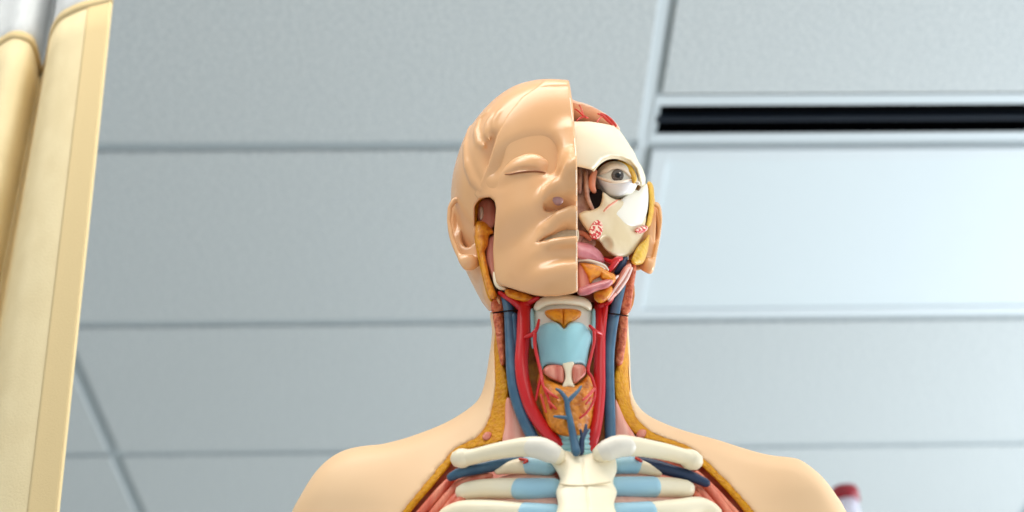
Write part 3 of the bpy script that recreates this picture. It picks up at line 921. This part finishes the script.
def disc(name, cx, cy, rad, out, mat, parent):
    c = W(cx, cy, ball(cx, cy)); n = (c - EC) / np.linalg.norm(c - EC)
    n = n * .6 - np.array(ray(cx, cy) / np.linalg.norm(ray(cx, cy))) * .4; n /= np.linalg.norm(n)
    a = np.cross(n, [0, 0, 1]); a /= np.linalg.norm(a); b = np.cross(n, a)
    V = []; Q = []; K = 24
    prof = [(1.0, -.0012), (1.0, .0004), (.8, .0009), (.45, .0012), (.12, .0013)]
    for rr, hh in prof:
        for k in range(K):
            t = 2 * math.pi * k / K
            V.append(c + n * (hh + out) + rad * rr * (math.cos(t) * a + math.sin(t) * b))
    for i in range(len(prof) - 1):
        for k in range(K):
            Q.append((i * K + k, i * K + (k + 1) % K, (i + 1) * K + (k + 1) % K, (i + 1) * K + k))
    Q.append(tuple((len(prof) - 1) * K + k for k in range(K))); Q.append(tuple(range(K))[::-1])
    return part(name, V, Q, mat, parent)


disc('iris', 617.5, 175.4, .0050, .0002, 'iris', skull)
disc('pupil', 617.8, 175.4, .0026, .0007, 'pupil', skull)
disc('eye_glint', 619.6, 173.4, .0007, .0016, 'glint', skull)  # small white disc painted in as the highlight on the eye
ey = Depth(lambda P: ell(P, EC, (ER * 1.12, ER, ER)), 585, 650, 150, 206, 2.0, .9, .97, 160, .940)


pillow('upper_eyelid', [(597, 176), (600, 170.5), (606, 165.5), (614, 162.5), (622, 165), (628, 170), (633, 177), (637, 182), (630, 177.5), (625, 173), (619, 169.8), (613, 170), (606, 173.5)], lambda a, b: ey(a, b) - .0012, .004, .0014, .003,
       mat='lid', parent=skull, h=.0007)
pillow('lower_eyelid', [(595, 177), (598, 176.5), (604, 179.5), (612, 181.8), (621, 181.5), (629, 180), (637, 181.5), (640, 184), (634, 187), (628, 192), (620, 196.5), (612, 197), (606, 194), (601, 187)], lambda a, b: ey(a, b) - .0016, .006, .002, .004,
       mat='sclera', parent=skull, h=.0007, label='white lower eyelid')
tube('lid_rim', [(597, 177, .938, 1.4), (604, 179.6, .9325, 1.5), (613, 182, .9295, 1.5), (622, 181.6, .931, 1.5), (630, 180.2, .936, 1.5), (638, 183, .943, 2.2)], 'lid', skull, seg=8)
tube('lacrimal_duct', [(595, 172, .934, 2.6), (592.5, 178, .933, 3.6), (592, 186, .933, 3.4), (594, 191, .934, 2.6)], 'nasal_pink', skull, label='orange-pink tear sac')

pillow('nasal_wall', [(574, 165), (585, 167), (592, 170), (592, 195), (590, 215), (583, 240), (574, 242)], .940, .02, .001, .004, mat='nasal', parent=skull, label='brown nasal wall')
tubes('nasal_concha', [[(579.5, 169, .936, 2), (580, 180, .935, 2.4), (579.5, 192, .935, 2.2)], [(586, 172, .935, 2), (586.5, 184, .934, 2.6), (587.5, 197, .934, 2.4), (592, 208, .934, 2), (595, 212, .934, 1.4)]], 'nasal', skull)
pillow('upper_jaw', [(578, 216), (584, 211), (590, 210.5), (596, 208.5), (600, 205), (602, 198), (603, 192), (612, 198), (622, 200), (632, 196), (640, 200), (646, 214), (645, 226), (643, 236), (638, 245), (632, 254), (622, 257.5), (613, 255.5), (605, 249), (600, 242), (592, 236), (585, 228)],
       lambda a, b: rf(a, b) + .001 * (b - 225) / 10, .03, .004, .008, mat='bone_beige', parent=skull, h=.001, label='beige upper jaw bone',
       minus=lambda P, a, b: np.minimum(ell(P, W(608, 243, rf(608, 243) - .003), (.006, .006, .0065)), ell(P, W(594.5, 199, rf(594.5, 199) - .002), (.0048, .009, .0065))))
pillow('cavity', [(590, 192), (596, 189), (602, 191), (603, 200), (599, 208), (593, 209), (589, 202)], .935, .012, .0, .002, mat='dark', parent=skull, label='dark hole beside the nose')
pillow('cheek_bone', [(612, 214), (618, 203), (628, 194), (636, 188.5), (642, 185.5), (647, 184), (648.5, 194), (648, 206), (646, 216), (642, 225), (635, 228), (626, 226), (618, 220)], lambda a, b: rf(a, b) - .0015, .02, .005, .010, mat='white_bone', parent=skull,
       label='white cheek bone')
tubes('cheek_ridge', [[(604, 211, .9285, .9), (609, 206, .9283, 1.2), (617, 200.5, .931, .9)]], 'nasal_pink', skull)
pillow('cut_bone', [(592, 223), (597, 219), (602, 222), (603, 230), (599, 238), (592.5, 239), (589, 232)], lambda a, b: rf(a, b) - .004, .006, .001, .002, mat='dots', parent=skull, h=.0007, label='red-speckled cut bone beside the teeth')
pillow('cut_bone', [(635, 230), (640, 226.5), (646, 225.5), (648, 229), (643, 233), (637, 233)], lambda a, b: rf(a, b) - .0075, .006, .001, .002, mat='dots', parent=skull, h=.0007, label='red-speckled cut cheek bone')
pillow('palate_gap', [(574, 225), (582, 226), (590, 234), (596, 243), (590, 250), (574, 250)], .942, .016, .001, .003, mat='nasal', parent=skull)
tubes('palate_fold', [[(577, 232, .938, 2.4), (584, 234, .938, 2.8), (590, 239, .938, 2.2)]], 'nasal_pink', skull)
pillow('temple_fat', [(647, 184), (650, 181.5), (653.5, 187), (654.5, 202), (653, 216), (650, 226), (646, 226), (648.5, 212), (649, 197)], lambda a, b: rf(a, b) + .001, .016, .004, .004, mat='yellow', parent=skull, label='yellow strip beside the cheek bone')
pillow('cheek_gland', [(649, 234), (644, 240), (637, 247), (633, 255), (631, 262), (636, 265), (643, 263), (647, 254), (649, 244)], lambda a, b: rf(a, b) - .002, .016, .006, .006, mat='yellow', parent=skull, extra=lumpy, label='lemon-yellow gland by the ear')

# mouth floor
jaw = pillow('tongue', [(574, 243), (583, 242.5), (590, 244), (597, 248.5), (602, 254), (604.5, 262), (598, 264), (590, 261.5), (582, 260), (574, 256)], lambda a, b: .930 + .012 * np.clip((a - 574) / 30, 0, 1), .02, .008, .010, mat='tongue', parent=torso, label='mauve tongue in the open half mouth')
lj = pillow('lower_jaw', [(576, 259.5), (586, 259), (596, 262), (604, 265), (606, 270), (603, 286), (592, 293), (577, 293)], .938, .018, .002, .003, mat='white_bone', label='white-rimmed cut through the lower jaw')
pillow('floor_muscle', [(578, 264), (582, 263), (590, 275), (592, 283), (586, 290), (578, 291)], .9345, .01, .002, .003, mat='crico', parent=lj)
pillow('marrow', [(579.5, 263), (588, 263), (598, 265.5), (604.5, 270), (601, 276), (594, 280), (590, 284), (587, 276), (583, 269)], .933, .01, .003, .004, mat='orange', parent=lj, label='orange fat in the lower jaw')
pillow('gland_under_jaw', [(599, 271), (604, 269), (609, 272), (614, 274), (616, 280), (611, 285), (606, 281), (601, 279)], .935, .014, .005, .005, mat='orange', parent=lj, extra=lumpy)
pillow('floor_muscle', [(578, 289), (588, 284.5), (600, 281), (611, 279), (613, 283), (607, 288), (596, 291), (588, 295), (579, 295)], .931, .012, .004, .004, mat='tongue', parent=lj, label='pink muscle strip under the jaw')
pillow('gland_under_jaw', [(594, 292), (602, 287), (610, 285), (613, 290), (609, 298), (601, 303), (595, 300)], .942, .014, .005, .005, mat='orange', parent=lj)
pillow('swallowing_muscle', [(624, 267), (631, 264), (630, 276), (623, 288), (614, 298), (609, 302), (607, 298), (612, 290), (617, 279)], .948, .014, .005, .006, mat='pinkm', parent=lj, label='pale pink muscle below the gland')
tubes('facial_artery', [[(604, 259, .945, 1.6), (612, 262, .940, 2.6), (617, 259.5, .939, 3), (621, 258.5, .943, 2.2)], [(617, 261, .939, 2.6), (612, 267, .939, 2.6), (608, 272, .941, 2.2)], [(605, 287, .955, 2), (610, 296, .954, 2.4), (606, 302, .956, 3), (601, 306, .958, 4)],
                        [(614, 292, .95, 1.6), (611, 300, .952, 2), (606, 304, .955, 2.5)]], 'artery', lj)
tubes('deep_vein', [[(625, 258, .957, 3), (622, 265, .955, 3.5), (617, 272, .957, 3)]], 'darkvein', lj)
tubes('jaw_membrane', [[(576, 260.8, .933, 1.2), (586, 260.2, .932, 1.4), (596, 262.4, .932, 1.4), (604, 265.5, .934, 1.3), (608, 270, .936, 1)]], 'white_bone', lj)
tubes('muscle_band', [[(629, 268, .944, 1.2), (622, 279, .942, 1.4), (612, 293, .943, 1.2), (608, 299, .944, .9)], [(632, 268, .945, 1.0), (627, 279, .944, 1.2), (617, 293, .944, 1)], [(604, 284, .932, 1), (612, 281, .934, 1.2), (618, 276, .938, 1)]], 'pale', lj, 'pale pink muscle bands')
pillow('throat_backing', [(600, 256), (622, 258), (632, 264), (628, 285), (612, 300), (590, 302), (577, 294), (590, 262)], .968, .012, .0, .003, mat='chestbed', parent=lj)  # red tissue sheet behind the jaw and throat pieces

# ------------------------------------------------------------------ the room
def boxes(lst):
    V = []; Q = []
    for x0, x1, y0, y1, z0, z1 in lst:
        o = len(V)
        V += [(x0, y0, z0), (x1, y0, z0), (x1, y1, z0), (x0, y1, z0), (x0, y0, z1), (x1, y0, z1), (x1, y1, z1), (x0, y1, z1)]
        Q += [tuple(o + i for i in q) for q in ((0, 3, 2, 1), (4, 5, 6, 7), (0, 1, 5, 4), (1, 2, 6, 5), (2, 3, 7, 6), (3, 0, 4, 7))]
    return V, Q


def box_obj(name, lst, mat, parent=None, origin=None, bevel=0.0):
    V, Q = boxes(lst)
    o = raw_mesh(name, V, Q, mat, parent, False, np.array(origin) if origin is not None else (np.array(V).mean(0) if parent is None else np.array(parent.location)))
    if bevel:
        b = o.modifiers.new('bevel', 'BEVEL'); b.width = bevel; b.segments = 2
    return o


def struct(o):
    o['kind'] = 'structure'
    return o


m_tile = material('ceiling_tile', (203, 206, 205), .92, (183, 188, 189), scale=160, bump=.0012, bscale=140, ramp=(.4, .6), spec=.15)
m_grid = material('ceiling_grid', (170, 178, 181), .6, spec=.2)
m_trim_pale = material('ceiling_trim_pale', (206, 213, 216), .6, spec=.2)
m_wall = material('wall_paint', (214, 214, 208), .8, bump=.0003, bscale=300)
m_floor = material('vinyl_floor', (226, 226, 222), .55, (218, 218, 214), scale=5)
m_white = material('fixture_white', (212, 218, 221), .5)
m_black = material('slot_black', (3, 3, 5), .7, spec=.05)
m_slotbar = material('slot_bar', (22, 30, 40), .5, spec=.2)

REV = .030                                             # grid gap between tiles
XS = [GX + TX * k for k in range(-3, 4)]
YS = [GY + TY * k for k in range(-7, 6)]
SLOT_Y0, SLOT_Y1 = Wz(800, 135, 1.705)[1], Wz(800, 106.5, 1.705)[1]
if SLOT_Y0 < SLOT_Y1:
    pass
ya, yb = sorted((SLOT_Y0, SLOT_Y1))
lit = (3, 7)                                           # the lit cell: right of the model
cells = []
lights_at = {(3, 4), (4, 4), (4, 2)}
for i in range(len(XS) - 1):
    for j in range(len(YS) - 1):
        x0, x1, y0, y1 = XS[i] + REV / 2, XS[i + 1] - REV / 2, YS[j] + REV / 2, YS[j + 1] - REV / 2
        if (i, j) == (4, 7):
            continue
        if (i, j) == (4, 6):
            y1 = ya - .034
        if (i, j) in lights_at:
            continue
        cells.append((x0, x1, y0, y1, CEIL - .0, CEIL + .02))
# tiles with softened edges, one ceiling
V = []; Q = []
for x0, x1, y0, y1, z0, z1 in cells:
    o = len(V); b = .0015
    V += [(x0 + b, y0 + b, z0), (x1 - b, y0 + b, z0), (x1 - b, y1 - b, z0), (x0 + b, y1 - b, z0),
          (x0, y0, z0 + b), (x1, y0, z0 + b), (x1, y1, z0 + b), (x0, y1, z0 + b), (x0, y0, z1), (x1, y0, z1), (x1, y1, z1), (x0, y1, z1)]
    Q += [(o, o + 3, o + 2, o + 1), (o + 8, o + 9, o + 10, o + 11)]
    for k in range(4):
        n = (k + 1) % 4
        Q += [(o + k, o + n, o + 4 + n, o + 4 + k), (o + 4 + k, o + 4 + n, o + 8 + n, o + 8 + k)]
struct(raw_mesh('ceiling', V, Q, m_tile, None, False, np.array([0, 1.5, CEIL])))
gz0, gz1 = CEIL + .008, CEIL + .03
gr = []
for x in XS:
    gr.append((x - .018, x + .018, YS[0], YS[-1], gz0, gz1))
for k, y in enumerate(YS):
    gr.append((XS[0], XS[-1], y - .018, y + .018, gz0 + .0004, gz1))
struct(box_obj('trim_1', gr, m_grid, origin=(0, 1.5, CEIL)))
struct(box_obj('trim_3', [(XS[4] - .0145, XS[4] + .003, YS[0], YS[-1], CEIL + .0055, CEIL + .0078)], m_trim_pale))  # added strip; this grid line's brightness is put into its paler colour
x_l, x_r, y_f, y_b = XS[0], XS[-1], YS[0], YS[-1]
struct(box_obj('floor', [(x_l, x_r, y_f, y_b, -.05, 0)], m_floor))
struct(box_obj('wall_back', [(x_l, x_r, y_b, y_b + .1, 0, CEIL + .1)], m_wall))

# slot diffuser
sx0, sx1 = XS[4] - .012, XS[5] - .02
slx = Wz(656, 120, 1.705)[0]
t = thing('air_slot_diffuser', 'long black air slot in the ceiling along the near edge of the ceiling light', 'air vent', ((sx0 + sx1) / 2, (ya + yb) / 2, CEIL))
ft = -.004
box_obj('frame', [(slx - .007, sx1, ya - .026, ya, CEIL - ft, CEIL + .0065), (slx - .007, sx1, yb, GY - .004, CEIL - ft, CEIL + .0065), (slx - .007, slx, ya, yb, CEIL - ft, CEIL + .0065), (sx1 - .02, sx1, ya, yb, CEIL - ft, CEIL + .0065)], m_trim_pale, t)
s = box_obj('slot', [(slx, sx1 - .02, ya, yb, CEIL + .045, CEIL + .05), (slx, sx1 - .02, ya - .002, ya, CEIL + .0062, CEIL + .05), (slx, sx1 - .02, yb, yb + .002, CEIL + .0062, CEIL + .05),
                     (slx - .002, slx, ya, yb, CEIL + .0062, CEIL + .05)], m_black, t)
s['label'] = 'black recess of the air slot'
ym = (ya + yb) / 2
box_obj('divider', [(slx, sx1 - .02, ym - .006, ym + .006, CEIL + .004, CEIL + .014)], m_slotbar, t)


def light_panel(name, i, j, label, strength, group=None):
    x0, x1, y0, y1 = XS[i], XS[i + 1], YS[j], YS[j + 1]
    t = thing(name, label, 'ceiling light', ((x0 + x1) / 2, (y0 + y1) / 2, CEIL), group)
    g = .014; w = .03
    box_obj('frame', [(x0 + g, x1 - g, y0 + g, y0 + g + w, CEIL - .003, CEIL + .02), (x0 + g, x1 - g, y1 - g - w, y1 - g, CEIL - .003, CEIL + .02), (x0 + g, x0 + g + w, y0 + g + w, y1 - g - w, CEIL - .003, CEIL + .02),
                      (x1 - g - w, x1 - g, y0 + g + w, y1 - g - w, CEIL - .003, CEIL + .02)], m_white, t, bevel=.001)
    md = material('diffuser_' + name, (206, 214, 217), .5, emit=((228, 238, 242), strength))
    d = box_obj('diffuser', [(x0 + g + w, x1 - g - w, y0 + g + w, y1 - g - w, CEIL + .004, CEIL + .008)], md, t)
    d['label'] = 'pale glowing diffuser panel'
    return t


light_panel('ceiling_light', 4, 7, 'pale rectangular ceiling light right of the head, behind the black air slot', .06)

# curtain
zs = 1.155
seam = [(-75, 40), (-60, 62), (-45, 75), (-28, 70), (-14, 52), (0, 43), (13, 35.5), (24, 36.5), (32, 43), (37, 60), (40, 72), (46, 66), (50, 46), (53, 32), (61, 18), (72, 11), (84, 6), (98, 2.5), (112, -1)]
sp = np.array([Wz(a, b, zs)[:2] for a, b in seam])
sp = spline(sp, 8)
sl = np.concatenate([[0], np.cumsum(np.linalg.norm(np.diff(sp, axis=0), axis=1))]); sl = sl / sl[-1]
e0 = Wz(112, -1, zs); ye = e0[1]
e1 = W(58, 512, ye)
slope = (e1[0] - e0[0]) / (e1[2] - e0[2])
edge_full = slope


def sheet(u0, u1, z0, z1, nz, thick, wob=0.0):
    us = np.linspace(u0, u1, max(6, int(200 * (u1 - u0)))); zz = np.linspace(z0, z1, nz)
    X = np.interp(us, sl, sp[:, 0]); Y = np.interp(us, sl, sp[:, 1])
    tx = np.gradient(X); ty = np.gradient(Y); L = np.hypot(tx, ty) + 1e-9
    nx_, ny_ = ty / L, -tx / L
    V = []; Q = []
    n = len(us)
    for sgn in (1, -1):
        for z in zz:
            sh = slope * (z - zs) * np.clip((us - .45) / .5, 0, 1) ** 1.0
            for k in range(n):
                V.append((X[k] + sh[k] + nx_[k] * thick * sgn / 2, Y[k] + ny_[k] * thick * sgn / 2, z))
    m = nz * n
    for a in range(nz - 1):
        for k in range(n - 1):
            q = (a * n + k, a * n + k + 1, (a + 1) * n + k + 1, (a + 1) * n + k)
            Q.append(q); Q.append(tuple(i + m for i in q[::-1]))
    for a in range(nz - 1):
        for k in (0, n - 1):
            q = (a * n + k, (a + 1) * n + k, (a + 1) * n + k + m, a * n + k + m)
            Q.append(q if k == 0 else q[::-1])
    for k in range(n - 1):
        for a in (0, nz - 1):
            q = (a * n + k, a * n + k + m, a * n + k + 1 + m, a * n + k + 1)
            Q.append(q if a == 0 else q[::-1])
    return np.array(V), Q


m_cloth = material('curtain_cloth', (234, 216, 174), .85, (229, 210, 167), scale=30, bump=.0004, bscale=500, spec=.2)
wv = m_cloth.node_tree
m_hem = material('curtain_hem', (220, 196, 148), .85, bump=.0003, bscale=700, spec=.2)
m_net = material('curtain_net', (224, 226, 226), .8, spec=.2)
nt = m_net.node_tree
bs = nt.nodes['Principled BSDF']; outn = nt.nodes['Material Output']
tcn = nt.nodes.new('ShaderNodeTexCoord')
mpn = nt.nodes.new('ShaderNodeMapping'); mpn.inputs['Scale'].default_value = (1, 1, 1)
vor = nt.nodes.new('ShaderNodeTexVoronoi'); vor.inputs['Scale'].default_value = 420
gt = nt.nodes.new('ShaderNodeMath'); gt.operation = 'GREATER_THAN'; gt.inputs[1].default_value = .30
tr = nt.nodes.new('ShaderNodeBsdfTransparent'); mx = nt.nodes.new('ShaderNodeMixShader')
nt.links.new(tcn.outputs['Object'], vor.inputs['Vector']); nt.links.new(vor.outputs['Distance'], gt.inputs[0])
nt.links.new(gt.outputs[0], mx.inputs[0]); nt.links.new(tr.outputs[0], mx.inputs[1]); nt.links.new(bs.outputs[0], mx.inputs[2]); nt.links.new(mx.outputs[0], outn.inputs['Surface'])

ct = thing('privacy_curtain', 'beige hospital curtain with a white net top hanging at the left', 'curtain', (sp[:, 0].mean(), sp[:, 1].mean(), .4))
base = np.array(ct.location)
zb = -.55
u_h = float(sl[8 * 16 + 3])
V, Q = sheet(0, u_h + .01, zb, zs, 40, .003); raw_mesh('cloth_panel', V + OFF, Q, m_cloth, ct, True, base)
V, Q = sheet(u_h, 1.0, zb, zs, 40, .005); o = raw_mesh('side_hem', V + OFF, Q, m_hem, ct, True, base); o['label'] = 'darker folded side hem'
V, Q = sheet(0, 1.0, zs - .006, zs + .004, 3, .006); raw_mesh('top_seam', V + OFF, Q, m_hem, ct, True, base)
V, Q = sheet(0, 1.0, zs - .004, CEIL - CAM_Z - .022, 24, .0015); o = raw_mesh('net_top', V + OFF, Q, m_net, ct, True, base); o['label'] = 'white net strip along the curtain top'
yt = float(sp[:, 1].mean())
struct(box_obj('trim_2', [(x_l, sp[-1, 0] + .6, sp[:, 1].min() - .02, sp[:, 1].max() + .02, CEIL - .024, CEIL + .0)], m_white))

# counter the model stands on
m_top = material('counter_laminate', (196, 190, 180), .5, (186, 180, 170), scale=120)
m_cab = material('cabinet_laminate', (206, 200, 190), .5)
m_steel = material('brushed_steel', (180, 182, 184), .3, metal=1.0)
cx0, cx1, cy0, cy1 = -.22, .95, .80, 1.42
ctr = thing('counter', 'grey laminate counter under the anatomical torso', 'counter', ((cx0 + cx1) / 2, (cy0 + cy1) / 2, 0))
box_obj('worktop', [(cx0 - .01, cx1 + .01, cy0 - .015, cy1, .962, 1.0)], m_top, ctr, bevel=.004)
box_obj('body', [(cx0, cx1, cy0 + .02, cy1, .08, .962), (cx0 + .02, cx1 - .02, cy0 + .08, cy1, 0, .08)], m_cab, ctr)
for k in range(4):
    w = (cx1 - cx0) / 4
    d = box_obj('door', [(cx0 + w * k + .006, cx0 + w * (k + 1) - .006, cy0, cy0 + .02, .09, .95)], m_cab, ctr, bevel=.002)
    hx = cx0 + w * (k + 1) - .05 if k % 2 == 0 else cx0 + w * k + .05
    h_ = box_obj('handle', [(hx - .006, hx + .006, cy0 - .03, cy0 - .02, .76, .90), (hx - .005, hx + .005, cy0 - .022, cy0, .765, .78), (hx - .005, hx + .005, cy0 - .022, cy0, .88, .895)], m_steel, ctr)
    h_.parent = d; h_.matrix_parent_inverse = Matrix.Identity(4); h_.location = (0, 0, 0)
# plinth of the model
bb = []
K = 40
V = []; Q = []
for z, r in ((1.0, 1.0), (1.022, 1.0), (1.028, .97)):
    for k in range(K):
        a = 2 * math.pi * k / K
        ca, sa = math.cos(a), math.sin(a)
        V.append((.08 + .17 * r * math.copysign(abs(ca) ** .5, ca), 1.055 + .13 * r * math.copysign(abs(sa) ** .5, sa), z))
for i in range(2):
    for k in range(K):
        Q.append((i * K + k, i * K + (k + 1) % K, (i + 1) * K + (k + 1) % K, (i + 1) * K + k))
Q.append(tuple(range(K))[::-1]); Q.append(tuple(2 * K + k for k in range(K)))
raw_mesh('base_plate', np.array(V), Q, material('plinth_black', (40, 40, 42), .5), torso, True, TORSO_AT)

# red-capped bottle on a tall cabinet
BY = 2.5
bt = W(848, 487, BY)
bx, bz = float(W(846, 500, BY)[0]), float(bt[2]) + CAM_Z
bot_z = bz - .28
bot = thing('bottle', 'white bottle with a red cap on the tall cabinet behind the right shoulder', 'bottle', (bx, BY, bot_z))


def lathe(name, prof, mat, parent, at, K=32):
    V = []; Q = []
    for r, z in prof:
        for k in range(K):
            a = 2 * math.pi * k / K
            V.append((at[0] + r * math.cos(a), at[1] + r * math.sin(a), at[2] + z))
    for i in range(len(prof) - 1):
        for k in range(K):
            Q.append((i * K + k, i * K + (k + 1) % K, (i + 1) * K + (k + 1) % K, (i + 1) * K + k))
    Q.append(tuple(range(K))[::-1]); Q.append(tuple((len(prof) - 1) * K + k for k in range(K)))
    return raw_mesh(name, np.array(V), Q, mat, parent, True, np.array(parent.location))


lathe('body', [(.040, 0), (.043, .003), (.043, .17), (.040, .19), (.028, .215), (.0215, .226), (.0215, .262)], material('bottle_white', (226, 222, 236), .35), bot, (bx, BY, bot_z))
o = lathe('cap', [(.022, .250), (.026, .251), (.026, .268), (.0235, .276), (.015, .2795), (.005, .280)], material('cap_red', (150, 20, 36), .4), bot, (bx, BY, bot_z))
o['label'] = 'dark red screw cap'
kx0, kx1, ky0, ky1 = bx - .3, bx + .45, BY - .16, BY + .24
cb = thing('tall_cabinet', 'tall beige cabinet below the red-capped bottle', 'cabinet', ((kx0 + kx1) / 2, (ky0 + ky1) / 2, 0))
box_obj('body', [(kx0, kx1, ky0 + .02, ky1, 0, bot_z - .02), (kx0 - .01, kx1 + .01, ky0 - .005, ky1, bot_z - .02, bot_z)], m_cab, cb)
for k in range(2):
    w = (kx1 - kx0) / 2
    d = box_obj('door', [(kx0 + w * k + .004, kx0 + w * (k + 1) - .004, ky0, ky0 + .02, .08, bot_z - .03)], m_cab, cb, bevel=.002)
    hx = kx0 + w + (-.04 if k == 0 else .04)
    h_ = box_obj('handle', [(hx - .006, hx + .006, ky0 - .03, ky0 - .02, .9, 1.06), (hx - .005, hx + .005, ky0 - .022, ky0, .905, .92), (hx - .005, hx + .005, ky0 - .022, ky0, 1.04, 1.055)], m_steel, cb)
    h_.parent = d; h_.location = (0, 0, 0)

# ------------------------------------------------------------------ light
def area(name, loc, aim, sx, sy, power, col):
    d = bpy.data.lights.new(name, 'AREA'); d.shape = 'RECTANGLE'; d.size = sx; d.size_y = sy; d.energy = power; d.color = col
    o = bpy.data.objects.new(name, d); COL.objects.link(o); o.location = loc
    o.rotation_euler = (Vector(aim) - Vector(loc)).to_track_quat('-Z', 'Y').to_euler()
    return o


for (i, j), p in (((3, 4), 15), ((4, 4), 5), ((4, 2), 8)):
    area('ceiling_lamp', ((XS[i] + XS[i + 1]) / 2, (YS[j] + YS[j + 1]) / 2, CEIL - .01), ((XS[i] + XS[i + 1]) / 2, (YS[j] + YS[j + 1]) / 2, 0), TX * .95, TY * .9, p, (1.0, .95, .86))
area('right_ceiling_fill', (3.9, 2.5, 1.15), (.0, 2.3, 2.5), 2.4, 1.6, 180, (.84, .93, 1.0))  # unseen fill added at the right to brighten the ceiling; no window stands there

w = bpy.data.worlds.new('room_ambience'); scene.world = w; w.use_nodes = True
bg = w.node_tree.nodes['Background']
bg.inputs['Color'].default_value = (.86, .93, 1.0, 1); bg.inputs['Strength'].default_value = .88

vs = scene.view_settings
vs.view_transform = 'Standard'; vs.look = 'None'; vs.gamma = 1.0; vs.use_curve_mapping = False; vs.exposure = 0.0
